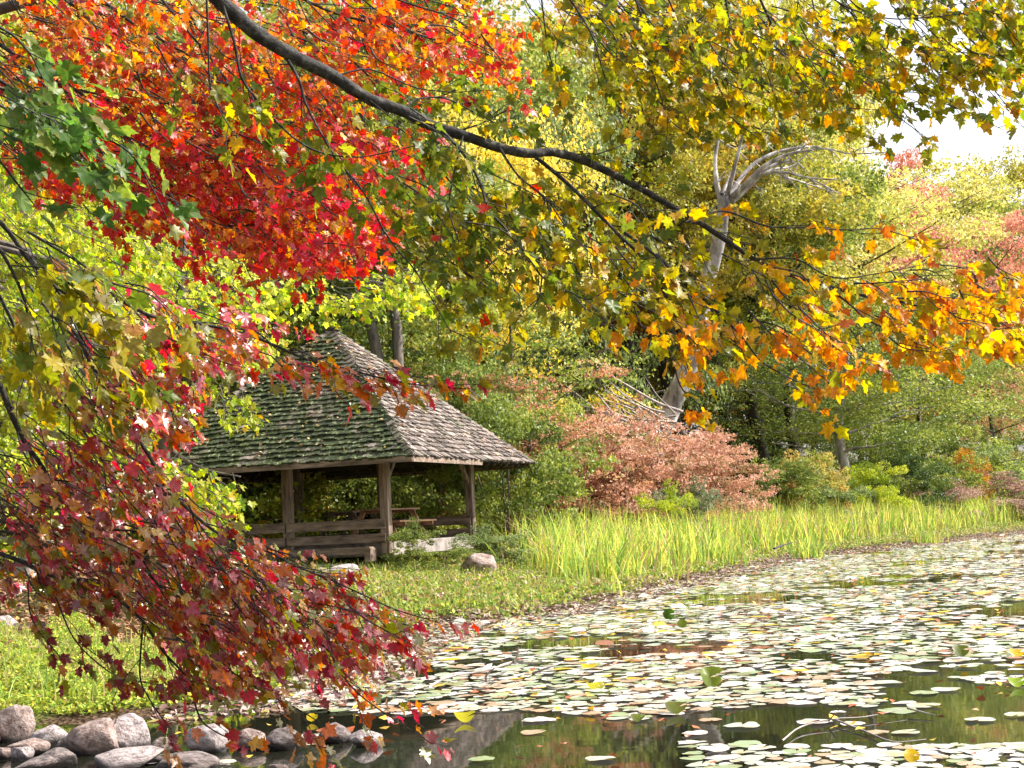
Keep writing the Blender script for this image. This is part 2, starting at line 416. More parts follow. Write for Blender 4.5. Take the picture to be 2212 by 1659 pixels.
def make_tree_variant(name, H, W, base, n_limb, leaves, leaf, seed, shape='round', flat=0.55, spread=0.5, trunk_r=None, clump=None, stems=1):
    """returns (trunk mesh, crown mesh) of a tree H tall with a crown W wide starting at base"""
    R = np.random.default_rng(seed)
    tb = Tubes()
    tr = trunk_r or H * 0.016
    clumps = []
    stem_list = []
    for s in range(stems):
        lean = R.normal(0, 0.03 if stems == 1 else 0.16, 2) * H
        off = np.zeros(2) if stems == 1 else R.normal(0, 0.04 * W, 2)
        if name == 'fork': lean = np.array([0.05 if s else -0.035, 0.02]) * H; off = np.array([0.12 if s else -0.12, 0.0])
        z = np.linspace(0, H * 0.93, 12)
        px = off[0] + lean[0] * (z / H) ** 1.4 + np.sin(z * 0.7 + R.uniform(0, 6)) * tr * 0.8
        py = off[1] + lean[1] * (z / H) ** 1.4 + np.cos(z * 0.6 + R.uniform(0, 6)) * tr * 0.8
        pts = np.stack([px, py, z - 0.3], 1)
        rad = tr * (1 - 0.85 * z / H) * (1 + 0.5 * np.exp(-z / (0.03 * H + 0.1))) / (stems ** 0.5)
        tb.add(pts, rad, 9, 0.08)
        stem_list.append((pts, rad))
    cl = clump or W * 0.13
    for k in range(n_limb):
        pts, rad = stem_list[k % stems]
        u = (k + R.uniform(0, 1)) / n_limb
        if shape == 'layer': u = 0.12 + 0.88 * u
        z0 = base * H + (0.97 - base) * H * u * 0.9
        hz = (z0 / H - base) / (1 - base)
        if shape == 'round': prof = math.sqrt(max(0.05, 1 - (2 * hz - 0.85) ** 2 * 0.8))
        elif shape == 'cone': prof = 1.05 - 0.85 * hz
        elif shape == 'layer': prof = math.sqrt(max(0.05, 1 - hz ** 2))
        elif shape == 'vase': prof = 0.45 + 0.65 * hz
        else: prof = 1
        i0 = min(len(pts) - 1, int(z0 / (H * 0.93) * 11))
        p0 = pts[i0]
        ang = k * 2.4 + R.uniform(-0.5, 0.5)
        L = W * 0.5 * prof * R.uniform(0.75, 1.12)
        rise = L * (spread * R.uniform(0.5, 1.3)) * (1.2 - 0.8 * (1 - hz)) if shape != 'layer' else L * R.uniform(-0.05, 0.15)
        q = np.array([p0 + np.array([math.cos(ang) * L * t, math.sin(ang) * L * t, rise * t ** 1.3 + R.normal(0, 0.02) * L]) for t in np.linspace(0, 1, 6)])
        tb.add(q, np.linspace(max(rad[i0] * 0.45, tr * 0.08), tr * 0.04, 6), 5)
        for t in (0.45, 0.7, 0.9, 1.05):
            c = p0 + np.array([math.cos(ang) * L * t, math.sin(ang) * L * t, rise * t ** 1.3])
            c = c + R.normal(0, cl * 0.55, 3) * np.array([1, 1, 0.6])
            clumps.append((c, cl * R.uniform(0.6, 1.25) * (0.7 + 0.4 * t)))
            q2 = np.array([p0 + np.array([math.cos(ang) * L * t * .7, math.sin(ang) * L * t * .7, rise * (t * .7) ** 1.3]), c])
            tb.add(spline([q2[0], (q2[0] + q2[1]) / 2 + R.normal(0, .1 * cl, 3), q2[1]], 2), np.linspace(tr * 0.07, tr * 0.02, 5), 3)
    top = stem_list[0][0][-1]
    clumps.append((top, cl)); clumps.append((top + R.normal(0, cl * .5, 3), cl))
    per = leaves // len(clumps)
    Cs = []; T = []
    for c, r in clumps:
        n = int(per * R.uniform(0.6, 1.4))
        d = R.normal(size=(n, 3)); d /= np.linalg.norm(d, axis=1, keepdims=True)
        rr = r * R.uniform(0.15, 1.0, n) ** 0.55
        # sprays: break each clump into small tufts
        nt_ = max(4, n // 14)
        tuft = R.normal(size=(nt_, 3)); tuft /= np.linalg.norm(tuft, axis=1, keepdims=True)
        tuft *= (r * R.uniform(0.3, 1.05, nt_) ** 0.5)[:, None]
        idx = R.integers(0, nt_, n)
        p = np.where(R.uniform(size=(n, 1)) < 0.72, tuft[idx] + R.normal(0, r * 0.13, (n, 3)), d * rr[:, None])
        p *= np.array([1, 1, flat])
        Cs.append(c + p); T.append(np.clip(R.normal(0.5, 0.2) + R.normal(0, 0.2, n), 0, 1))
    C = np.concatenate(Cs); T = np.concatenate(T)
    Vv, Ff = leaf_quads(C, leaf, R)
    crown = mesh_np(name + '_crown', Vv, Ff, PM['green'], tint=np.repeat(T, 4))
    trunk = tb.mesh(name + '_trunk', M['bark'])
    return trunk, crown, H, W

VAR = {}
VAR['tall1'] = make_tree_variant('tall1', 20, 11, 0.28, 34, 46000, 0.20, 1)
VAR['tall2'] = make_tree_variant('tall2', 20, 10, 0.34, 30, 42000, 0.20, 2, flat=0.45)
VAR['tall3'] = make_tree_variant('tall3', 20, 12, 0.22, 32, 46000, 0.21, 3, shape='vase', spread=0.8)
VAR['high'] = make_tree_variant('high', 22, 11, 0.5, 24, 34000, 0.20, 4)
VAR['fork'] = make_tree_variant('fork', 22, 11, 0.5, 24, 34000, 0.20, 31, stems=2, trunk_r=0.34)
VAR['full1'] = make_tree_variant('full1', 12, 9, 0.08, 30, 42000, 0.14, 5)
VAR['full2'] = make_tree_variant('full2', 12, 8, 0.14, 28, 38000, 0.145, 6, shape='cone')
VAR['mid'] = make_tree_variant('mid', 12, 11, 0.4, 28, 38000, 0.135, 12, trunk_r=0.3)
VAR['airy'] = make_tree_variant('airy', 10, 8, 0.16, 22, 13000, 0.15, 7, flat=0.4)
VAR['layer'] = make_tree_variant('layer', 5, 9, 0.06, 60, 46000, 0.11, 8, shape='layer', flat=0.36, stems=3, clump=0.62)
VAR['bush1'] = make_tree_variant('bush1', 4, 4.6, 0.05, 20, 24000, 0.105, 9, stems=3)
VAR['bush2'] = make_tree_variant('bush2', 3, 3.2, 0.05, 16, 13000, 0.095, 10, stems=4, spread=0.9)

def place(ximg, D):
    p = P(ximg, HOR(ximg), D)
    return float(p[0]), float(p[1])

used_labels = {}
def tree(kind, label, cat, var, ximg, D, H, pal, W=None, bark='bark', group=None, rot=None, z=None, name=None):
    tr, cr, h0, w0 = VAR[var]
    if ximg > 1780 and D > 50:
        kf = 1 + 0.22 * min(1.0, (ximg - 1780) / 350.0)
        D *= kf; H *= kf; W = W * kf if W else W
    x, y = place(ximg, D)
    s = H / h0; sw = (W / w0) if W else s
    zz = tz(x, y) if z is None else z
    o = thing(kind, label, cat, (x, y, zz), random.uniform(0, 6.28) if rot is None else rot, group, (sw, sw, s))
    t = link('trunk', tr, o); c = link('crown', cr, o)
    for ob, mm in ((t, M[bark]), (c, PM[pal])):
        ob.material_slots[0].link = 'OBJECT'; ob.material_slots[0].material = mm
    return o

# -- the wall of woods far behind (nothing in the photo tells one from the next)
gwood = 'tall trees of the woods behind'
wl = 'tall autumn tree in the dense woods far behind the other trees, mostly hidden'
pals = ['paleyellow', 'paleyellow', 'olive', 'mixed', 'paleyellow', 'green', 'lime', 'olive', 'yellow', 'pink']
k = 0
for D, x0, x1, st, H in ((112, -150, 1700, 165, 32), (90, -60, 1600, 170, 26), (72, -120, 1260, 175, 24), (122, 1720, 2450, 120, 21)):
    xi = x0
    if x0 > 1000: H0 = H
    while xi < x1:
        tree('woodland_tree', wl, 'tree', ['tall1', 'tall2', 'tall3'][k % 3], xi + random.uniform(-25, 25), D + random.uniform(-4, 4),
             H * random.uniform(0.9, 1.1), pals[(k * 7) % 10], bark=random.choice(['bark', 'bark_pale', 'bark_deep']), group=gwood)
        xi += st * random.uniform(0.85, 1.15); k += 1

# -- trees one can tell apart
T_ = [
 ('maple_tree', 'yellow green tree with pale trunk at the left behind the drooping red branches', 'full1', 60, 34, 13, 'lime', 11, 'bark_pale'),
 ('maple_tree', 'golden yellow tree behind the lime foliage at the far left', 'full1', 190, 44, 15, 'paleyellow', 12, 'bark'),
 ('oak_tree', 'olive and yellow tree left of the shelter roof', 'full1', 400, 48, 16, 'olive', 11, 'bark'),
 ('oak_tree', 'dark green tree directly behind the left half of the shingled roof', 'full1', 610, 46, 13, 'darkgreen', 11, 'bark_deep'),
 ('oak_tree', 'green tree just behind the peak of the shingled roof', 'full2', 790, 50, 13, 'green', 9, 'bark_deep'),
 ('maple_tree', 'bright butter yellow tree above and right of the roof peak', 'full1', 1040, 52, 17, 'yellow', 9, 'bark'),
 ('oak_tree', 'dense blue green tree behind the main limb at the picture centre', 'full1', 1200, 62, 21, 'bluegreen', 10, 'bark'),
 ('maple_tree', 'bushy green tree with fine grey green leaves right of the shelter roof', 'airy', 1110, 47, 9.0, 'green', 8, 'bark'),
 ('maple_tree', 'pink flushed tree behind the white dead tree crown', 'tall1', 1460, 90, 25, 'mixed', 12, 'bark'),
 ('maple_tree', 'green tree with twin grey trunk standing behind the reeds at the right', 'mid', 1835, 64, 10.5, 'green', 12, 'bark_pale'),
 ('oak_tree', 'green rounded tree right of the twin trunk tree', 'full1', 2000, 68, 8.8, 'green', 9, 'bark'),
 ('maple_tree', 'pinkish tree low at the right edge above the bushes', 'full1', 2150, 76, 10.5, 'greenrust', 8, 'bark'),
 ('oak_tree', 'tall pale yellow green tree behind the twin trunk tree', 'tall1', 1900, 88, 23, 'paleyellow', 15, 'bark'),
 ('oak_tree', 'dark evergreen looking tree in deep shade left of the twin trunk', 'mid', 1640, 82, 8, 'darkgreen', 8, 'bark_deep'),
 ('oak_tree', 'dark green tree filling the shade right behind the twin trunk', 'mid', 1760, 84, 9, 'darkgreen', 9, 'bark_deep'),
 ('maple_tree', 'salmon pink tree crown at the right edge below the sky', 'tall1', 2140, 88, 18.5, 'pink', 10, 'bark'),
 ('maple_tree', 'rosy tree crown peeping over the pale yellow tree', 'tall2', 1960, 102, 25, 'pink', 9, 'bark'),
 ('oak_tree', 'far hazy green tree against the sky at the right edge', 'tall1', 2170, 118, 29, 'olive', 13, 'bark'),
 ('oak_tree', 'far pale green tree right of the rosy crown against the sky', 'tall2', 2060, 108, 25, 'paleyellow', 11, 'bark'),
 ('oak_tree', 'tall olive tree rising behind the white dead tree', 'tall1', 1690, 96, 38, 'paleyellow', 13, 'bark'),
 ('maple_tree', 'tall yellow tree rising above the dark woodland trunks', 'tall2', 1570, 92, 38, 'olive', 12, 'bark'),
 ('oak_tree', 'far green tree half outside the right edge', 'tall1', 2330, 100, 22, 'green', 13, 'bark'),
]
for (kn, lb, var, xi, D, H, pal, W, bk) in T_:
    tree(kn, lb, 'tree', var, xi, D, H, pal, W, bk)

# trees with bare lower trunks, seen in the dark gap of the wood
gt = [(1340, 70, 24, 'bark_pale', 'olive', 'slim pale trunk tree at the left of the dark gap in the woods'),
      (1390, 84, 23, 'bark_deep', 'orange', 'dark trunk tree second from the left in the woodland gap'),
      (1421, 80, 24, 'bark', 'orange', 'thick grey trunk tree just left of the white dead tree'),
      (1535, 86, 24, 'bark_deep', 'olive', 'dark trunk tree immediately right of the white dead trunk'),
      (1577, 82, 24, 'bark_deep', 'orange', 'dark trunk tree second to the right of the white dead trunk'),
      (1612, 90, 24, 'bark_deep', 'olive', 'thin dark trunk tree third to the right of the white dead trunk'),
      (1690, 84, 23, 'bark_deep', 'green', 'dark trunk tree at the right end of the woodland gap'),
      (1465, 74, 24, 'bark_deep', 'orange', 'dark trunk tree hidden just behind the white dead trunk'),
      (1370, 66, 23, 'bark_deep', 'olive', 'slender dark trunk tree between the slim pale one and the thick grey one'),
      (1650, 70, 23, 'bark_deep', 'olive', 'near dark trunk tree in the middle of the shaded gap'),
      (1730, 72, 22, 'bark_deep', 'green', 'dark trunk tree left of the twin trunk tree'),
      (838, 43, 21, 'bark', 'green', 'tall tree with forked pale trunk behind the shelter roof')]
for xi, D, H, bk, pal, lb in gt:
    tree('forest_tree', lb, 'tree', 'fork' if 'forked' in lb else 'high', xi, D, H, pal, None, bk, rot=0.2 if 'forked' in lb else None)

S_ = [
 ('shrub', 'leafy bright green shrub right beside the shelter', 'bush1', 1085, 39.5, 4.4, 'green', 4.2),
 ('shrub', 'green and rust shrub behind the shelter right post', 'bush1', 1010, 44, 5.6, 'greenrust', 5.5),
 ('shrub', 'rust orange shrub between the shelter and the pink dogwood', 'airy', 1150, 43.5, 5.8, 'rust', 5.5),
 ('dogwood', 'left spreading dusty pink dogwood beside the green shrub', 'layer', 1205, 46, 4.9, 'dogwood', 8.0),
 ('dogwood', 'wide layered pink dogwood behind the reeds', 'layer', 1300, 50, 4.7, 'dogwood', 10.5),
 ('dogwood', 'smaller rosy dogwood at the right of the wide pink one', 'layer', 1450, 51, 4.0, 'dogwood', 6.4),
 ('dogwood', 'rusty dogwood low at the left end of the reeds', 'layer', 1215, 46, 3.6, 'rust', 4.6),
 ('shrub', 'dark green shrub seen through the shelter between its posts', 'bush1', 900, 42, 4.6, 'green', 5.5),
 ('shrub', 'shaded green shrub behind the picnic tables', 'bush1', 770, 44, 4.8, 'green', 6),
 ('shrub', 'green shrub at the left behind the shelter rail', 'bush1', 640, 43, 4.4, 'green', 5),
 ('shrub', 'yellow green shrub left of the shelter', 'bush1', 470, 40, 4.5, 'olive', 5),
 ('shrub', 'small grey green shrub in front of the pink dogwood', 'bush2', 1480, 45, 1.9, 'greygreen', 1.7),
 ('shrub', 'small lime shrub at the edge of the reeds below the dogwood', 'bush2', 1425, 43, 1.8, 'lime', 1.5),
 ('shrub', 'dark low shrub at the foot of the dogwood', 'bush2', 1350, 47, 1.9, 'darkgreen', 4),
 ('shrub', 'green shrub just right of the pink dogwood', 'bush1', 1690, 56, 2.9, 'green', 3.0),
 ('shrub', 'yellow and orange shrub left of the twin trunk', 'bush1', 1750, 57, 3.2, 'mixed', 2.4),
 ('shrub', 'teal green bush at the foot of the twin trunk', 'bush2', 1800, 56, 1.9, 'bluegreen', 2.2),
 ('shrub', 'lime sapling bush right of the twin trunk', 'bush1', 1885, 58, 2.6, 'lime', 2.6),
 ('shrub', 'dark olive bush behind the reeds between the lime bushes', 'bush1', 1940, 60, 3.0, 'darkgreen', 4.0),
 ('shrub', 'pale leafy green bush with tall shoots', 'bush1', 1990, 63, 4.2, 'green', 4.4),
 ('shrub', 'orange and yellow bush near the right edge behind the reeds', 'bush1', 2085, 63, 3.0, 'orange', 2.0),
 ('shrub', 'rust coloured bush left of the orange one', 'bush1', 2045, 65, 2.6, 'rust', 3.0),
 ('shrub', 'round fresh green bush at the right edge', 'bush1', 2150, 64, 3.0, 'bluegreen', 3.0),
 ('shrub', 'low lime bush at the very right edge behind the reeds', 'bush1', 2215, 66, 2.4, 'lime', 4.0),
 ('shrub', 'pale pinkish plume grass tuft behind the reeds', 'bush2', 2050, 58, 1.5, 'plume', 2.2),
 ('shrub', 'wide pinkish plume grass at the right edge behind the reeds', 'bush2', 2180, 60, 1.7, 'plume', 4),
 ('shrub', 'low orange understory bush in the woodland gap left of the dead tree', 'full1', 1420, 92, 11, 'orange', 10),
 ('shrub', 'low golden understory bush in the woodland gap right of the dead tree', 'airy', 1600, 88, 8, 'orange', 9),
 ('shrub', 'green weeds hiding the corner post foot of the shelter', 'bush2', 893, 31.6, 1.0, 'green', 1.0),
 ('shrub', 'low green bush left of the flat boulder', 'bush2', 960, 31.5, 0.6, 'green', 1.2),
 ('shrub', 'low teal weeds right of the flat boulder', 'bush2', 1080, 34, 0.9, 'bluegreen', 1.6),
]
for (kn, lb, var, xi, D, H, pal, W) in S_:
    tree(kn, lb, 'shrub' if kn == 'shrub' else 'tree', var, xi, D, H, pal, W, 'bark')

# ---------------------------------------------------------------- white dead tree
def traced(tb, pts, D, w0, w1, sides=7, lump=0.05, per=4, dz=0.0):
    n = len(pts)
    W = []
    for i, p in enumerate(pts):
        d = D + dz * (i / max(1, n - 1))
        W.append(P(p[0], p[1], d))
    s = spline(W, per)
    px = F_PX / D
    tb.add(s, np.linspace(w0, w1, len(s)) / px / 2, sides, lump)
    return s

SD = 58
sb = P(1395, 1010, SD); sz = tz(sb[0], sb[1])
st = thing('dead_tree', 'bare white dead tree leaning right with fanned broken branches', 'tree', (0, 0, 0))
tb = Tubes()
traced(tb, [(1385, 1050), (1400, 1000), (1418, 955), (1445, 885), (1478, 815), (1498, 755), (1510, 700), (1528, 610), (1548, 540), (1560, 480), (1566, 425)], SD, 58, 24, 12, 0.06)
traced(tb, [(1516, 722), (1526, 716), (1528, 706)], SD - 0.2, 16, 10, 8, 0.1)
link('trunk', tb.mesh('trunk', M['snag']), st)
for pts, w0, w1, dz in [
    ([(1560, 450), (1548, 395), (1545, 345), (1552, 300), (1560, 285)], 14, 5, 1),
    ([(1566, 440), (1582, 380), (1596, 325), (1606, 285)], 13, 5, -1),
    ([(1560, 420), (1575, 385), (1590, 360)], 10, 4, 1),
    ([(1572, 432), (1598, 388), (1632, 352), (1680, 328), (1735, 318), (1772, 317)], 12, 4, 2),
    ([(1578, 430), (1610, 400), (1648, 362), (1700, 334), (1755, 324)], 16, 4, -2),
    ([(1582, 434), (1625, 396), (1660, 362), (1705, 345)], 14, 4, 0),
    ([(1590, 425), (1640, 380), (1690, 372), (1745, 384), (1806, 388)], 10, 3, -3),
    ([(1640, 380), (1670, 366), (1700, 362), (1725, 352)], 7, 3, 1),
    ([(1755, 322), (1790, 322), (1840, 332), (1925, 328)], 5, 2, -2),
    ([(1700, 336), (1730, 322), (1745, 300)], 6, 2, 2),
    ([(1690, 380), (1740, 396), (1800, 415)], 5, 2, 2),
    ([(1745, 384), (1780, 400), (1815, 422)], 4, 2, -1),
    ([(1530, 610), (1500, 560), (1480, 520)], 8, 3, 2),
    ([(1550, 540), (1520, 470), (1505, 430)], 7, 2, -2),
    ([(1690, 330), (1686, 365), (1688, 420)], 3, 1.5, 0),
    ([(1720, 322), (1722, 350), (1718, 378)], 3, 1.5, 0)]:
    t2 = Tubes(); traced(t2, pts, SD, w0, w1, 6, 0.05, dz=dz)
    for q in range(5):
        u = random.uniform(0.3, 1.0); i = min(len(pts) - 2, int(u * (len(pts) - 1))); a = pts[i]; b = pts[i + 1]
        dx = random.uniform(10, 40); s = random.choice((-1, 1))
        traced(t2, [a, (a[0] + dx * .5, a[1] - s * 12), (a[0] + dx, a[1] - s * random.uniform(10, 38))], SD, 3, 1, 4, 0)
    link('branch', t2.mesh('branch', M['snag']), st)

br = thing('dead_brush', 'tangle of fallen grey bare branches left of the dead trunk', 'brush', (0, 0, 0))
tb = Tubes()
for i in range(46):
    x0 = random.uniform(1380, 1470); y0 = random.uniform(890, 985)
    ang = random.uniform(2.3, 3.9); L = random.uniform(70, 210)
    p = [(x0, y0)]
    for kk in range(4):
        ang += random.uniform(-0.25, 0.2)
        p.append((p[-1][0] + math.cos(ang) * L / 4, p[-1][1] + math.sin(-ang + PI) * -0 - abs(math.sin(ang)) * L / 4 * (1 if ang < PI else -0.5)))
    traced(tb, p, 49 + random.uniform(-3, 3), random.uniform(2.5, 7), 1.2, 4, 0, 3)
for p in ([(1300, 800), (1350, 830), (1420, 870), (1475, 890)], [(1285, 845), (1330, 900), (1390, 960)], [(1320, 905), (1360, 930), (1400, 975)], [(1275, 880), (1340, 905), (1420, 935)]):
    traced(tb, p, 48, 4, 8, 5, 0)
link('twigs', tb.mesh('twigs', M['brush']), br)

# ---------------------------------------------------------------- foreground maples
LH = [(0.04, 0.02), (0.24, -0.09), (0.31, 0.02), (0.44, 0.07), (0.35, 0.24), (0.46, 0.34), (0.60, 0.56), (0.42, 0.55), (0.26, 0.56), (0.26, 0.72), (0.13, 0.80)]
_pts = [(0, 0.33)] + [(0.0, 0.0)] + LH + [(0, 1.0)] + [(-x, y) for x, y in LH[::-1]]
LEAF = np.array(_pts); LEAF[:, 0] *= 0.92
nL = len(LEAF)
LEAF_F = np.array([(0, i, i + 1 if i + 1 < nL else 1) for i in range(1, nL)])

class Leaves:
    def __init__(s): s.p = []; s.d = []; s.n = []; s.s = []; s.c = []
    def add(s, p, d, n, size, col):
        s.p.append(p); s.d.append(d); s.n.append(n); s.s.append(size); s.c.append(col)
    def mesh(s, name, mat):
        p = np.array(s.p); d = np.array(s.d); n = np.array(s.n); sz = np.array(s.s)[:, None, None]; c = np.array(s.c)
        d /= np.linalg.norm(d, axis=1, keepdims=True); n -= d * np.sum(n * d, 1, keepdims=True); n /= np.linalg.norm(n, axis=1, keepdims=True) + 1e-9
        b = np.cross(d, n)
        m = len(p)
        fold = rng.uniform(-0.1, 0.45, (m, 1)); curl = rng.uniform(-0.15, 0.5, (m, 1)); wave = rng.normal(0, 0.05, (m, nL))
        wid = rng.uniform(0.8, 1.12, (m, 1))
        X = LEAF[None, :, 0] * wid; Y = np.broadcast_to(LEAF[None, :, 1], (m, nL))
        lob = 1 + rng.normal(0, 0.09, (m, nL)) * (np.arange(nL) > 1)
        X = X * lob + rng.normal(0, 0.018, (m, nL)) + rng.normal(0, 0.07, (m, 1)) * Y ** 2
        Y = 0.33 + (Y - 0.33) * (1 + rng.normal(0, 0.06, (m, nL)))
        Z = fold * np.abs(X) - curl * Y ** 2 * 0.6 + wave
        V = p[:, None] + sz * (b[:, None] * X[..., None] + d[:, None] * Y[..., None] + n[:, None] * Z[..., None])
        F = (np.arange(m)[:, None, None] * nL + LEAF_F[None]).reshape(-1, 3)
        cc = np.repeat(c[:, None], nL, 1) * rng.uniform(0.88, 1.12, (m, nL, 1))
        return mesh_np(name, V.reshape(-1, 3), F, mat, col=cc.reshape(-1, 3))

def vnorm(v):
    return v / (np.linalg.norm(v) + 1e-9)

def put_leaf(LV, at, tdir, size, colf, TB, droop=1.0):
    hang = colf in (col_bur, col_green, col_olive)
    # petiole, then blade hanging from it
    out = vnorm(tdir + np.random.default_rng(random.getrandbits(30)).normal(0, 0.6, 3))
    pet = at + out * size * 0.45 - np.array([0, 0, size * 0.12])
    g = np.array([random.gauss(0.15, 0.45), random.gauss(-0.1, 0.5), -0.75 * droop + random.gauss(0, 0.35)])
    d = vnorm(out * 0.55 + g)
    n = np.array([random.gauss(0, 0.55), random.gauss(-0.35, 0.6), random.gauss(0.55, 0.45)])
    if hang:
        d = vnorm(out * 0.35 + np.array([0.5, 0.0, -0.75]) + np.array([random.gauss(0, 0.28), random.gauss(0, 0.4), random.gauss(0, 0.25)]))
        n = np.array([random.gauss(0.6, 0.45), random.gauss(-0.15, 0.5), random.gauss(0.6, 0.35)])
    LV.add(pet, d, n, size, colf(pet))
    TB.add(np.array([at, pet]), [0.0011, 0.0008], 3)

def grow(TB, LV, pts, r0, r1, leafsize, colf, twig_len, twig_gap, leaf_gap, start=0.1, depth=1, per=4, sides=6, gdir=None, smoothed=False, droop=1.0, minr=0.0023):
    s = pts if smoothed else spline(pts, per)
    n = len(s)
    TB.add(s, np.linspace(r0, r1, n), sides, 0.04)
    seg = np.linalg.norm(np.diff(s, axis=0), axis=1); cum = np.concatenate([[0], np.cumsum(seg)]); Ltot = cum[-1]
    t = Ltot * start + random.uniform(0, twig_gap)
    side = random.choice((-1, 1))
    gdir = np.array([0.5, 0.0, -0.35]) if gdir is None else gdir
    while t < Ltot:
        i = min(n - 2, int(np.searchsorted(cum, t) - 1)); i = max(i, 0)
        u = (t - cum[i]) / (seg[i] + 1e-9); p = s[i] + (s[i + 1] - s[i]) * u
        T = vnorm(s[i + 1] - s[i])
        if depth > 0:
            ref = vnorm(np.array([random.gauss(0, 0.5), random.gauss(-0.3, 0.7), random.gauss(0.7, 0.5)]))
            sd = vnorm(np.cross(T, ref)) * side
            L = twig_len * random.uniform(0.5, 1.25) * (1.1 - 0.5 * t / Ltot)
            d = vnorm(T * random.uniform(0.6, 1.2) + sd * random.uniform(0.5, 1.1))
            q = [p]; dd = d
            for kk in range(3):
                dd = vnorm(dd + gdir * 0.28 + np.array([random.gauss(0, 0.16), random.gauss(0, 0.16), random.gauss(0, 0.16)]))
                q.append(q[-1] + dd * L / 3)
            rr = max(minr, r0 + (r1 - r0) * t / Ltot) * 0.55
            grow(TB, LV, q, max(minr, min(rr, 0.006)), minr * 0.7, leafsize, colf, twig_len * 0.5, twig_gap * 0.6, leaf_gap, 0.25, depth - 1, 2, 3 if depth < 2 else 4, gdir, droop=droop)
            side = -side
            t += twig_gap * random.uniform(0.6, 1.4)
        else:
            for sgn in (-1, 1):
                if random.random() < 0.85:
                    ref = np.array([random.gauss(0, 0.5), random.gauss(0, 0.5), 1.0])
                    put_leaf(LV, p, vnorm(T * 0.5 + sgn * np.cross(T, ref)), leafsize * random.uniform(0.55, 1.2), colf, TB, droop)
            t += leaf_gap * random.uniform(0.7, 1.3)
    if depth <= 1:
        put_leaf(LV, s[-1], vnorm(s[-1] - s[-2]), leafsize * random.uniform(0.8, 1.15), colf, TB, droop)

def pick(cols, w=None):
    c = random.choices(cols, w)[0]
    v = random.uniform(0.75, 1.25)
    return (c[0] * v, c[1] * v * random.uniform(0.9, 1.1), c[2] * v)

GRN = (0.095, 0.135, 0.014); OLV = (0.19, 0.195, 0.014); YGR = (0.32, 0.27, 0.016); GLD = (0.52, 0.31, 0.02); ORG = (0.62, 0.24, 0.025)
DOR = (0.46, 0.12, 0.025); RED = (0.46, 0.035, 0.018); PNK = (0.56, 0.05, 0.07); BUR = (0.22, 0.04, 0.045); DBR = (0.08, 0.014, 0.014); LIM = (0.44, 0.48, 0.06)
BRN = (0.38, 0.16, 0.04); WIN = (0.38, 0.045, 0.075)

def col_limb(p):
    x, y, D = proj(p)
    f = (x - 1150) / 800.0 + (0.45 if y > 700 else 0) + random.gauss(0, 0.16) - (0.12 if y < 350 else 0)
    if x > 1900 and y > 560: f += 0.25
    if f < 0.1: return pick([GRN, OLV, YGR, GLD, RED], [40, 42, 16, 6, 1.5])
    if f < 0.4: return pick([GRN, OLV, YGR, GLD, ORG], [15, 38, 30, 17, 4])
    if f < 0.75: return pick([OLV, YGR, GLD, ORG], [30, 32, 30, 6])
    return pick([OLV, YGR, GLD, ORG, DOR], [8, 16, 42, 34, 8])

def col_top(p):
    x, y, D = proj(p)
    return pick([GRN, OLV, YGR, GLD, ORG], [17, 36, 28, 17, 3])

def col_red(p):
    x, y, D = proj(p)
    f = y / 600.0 + random.gauss(0, 0.2)
    if x > 950: return pick([RED, GLD, ORG, PNK, DOR, OLV], [30, 25, 22, 12, 12, 6])
    if f < 0.45: return pick([RED, DOR, ORG, GLD, OLV, PNK], [26, 32, 22, 10, 12, 5])
    return pick([RED, DOR, ORG, GLD, PNK, WIN], [44, 20, 8, 5, 24, 6])

def col_bur(p):
    x, y, D = proj(p)
    f = random.random() + (y - 1100) / 3000.0
    if x < 300 and y < 950: return pick([BUR, OLV, YGR, WIN, BRN, GRN, GLD], [16, 30, 24, 9, 16, 8, 5])
    if x > 480 and y < 900: return pick([BRN, DOR, WIN, RED, OLV, GLD], [26, 20, 20, 8, 10, 6])
    if x < 330 and y > 1150: return pick([BUR, BRN, OLV, WIN, DOR, RED], [24, 26, 28, 12, 8, 3])
    return pick([BUR, WIN, RED, BRN, OLV, DOR, PNK, GLD], [18, 20, 8, 22, 20, 14, 6, 8])

def col_green(p):
    return pick([(0.06, 0.13, 0.02), (0.10, 0.18, 0.025), (0.17, 0.23, 0.03), (0.2, 0.2, 0.04)], [40, 35, 20, 8])

def col_olive(p):
    return pick([OLV, YGR, (0.24, 0.2, 0.06), GRN, BRN], [34, 26, 16, 16, 8])

def col_lime(p):
    return pick([LIM, (0.28, 0.38, 0.02), (0.5, 0.48, 0.03), (0.14, 0.24, 0.02), GLD], [40, 25, 22, 12, 4])

def IM(pts, D, dz=0.0):
    n = len(pts)
    return [P(x, y, D + dz * i / max(1, n - 1)) for i, (x, y) in enumerate(pts)]

def pip(x, y, poly):
    c = False; n = len(poly)
    for i in range(n):
        ax, ay = poly[i]; bx, by = poly[(i + 1) % n]
        if (ay > y) != (by > y) and x < ax + (y - ay) * (bx - ax) / (by - ay): c = not c
    return c

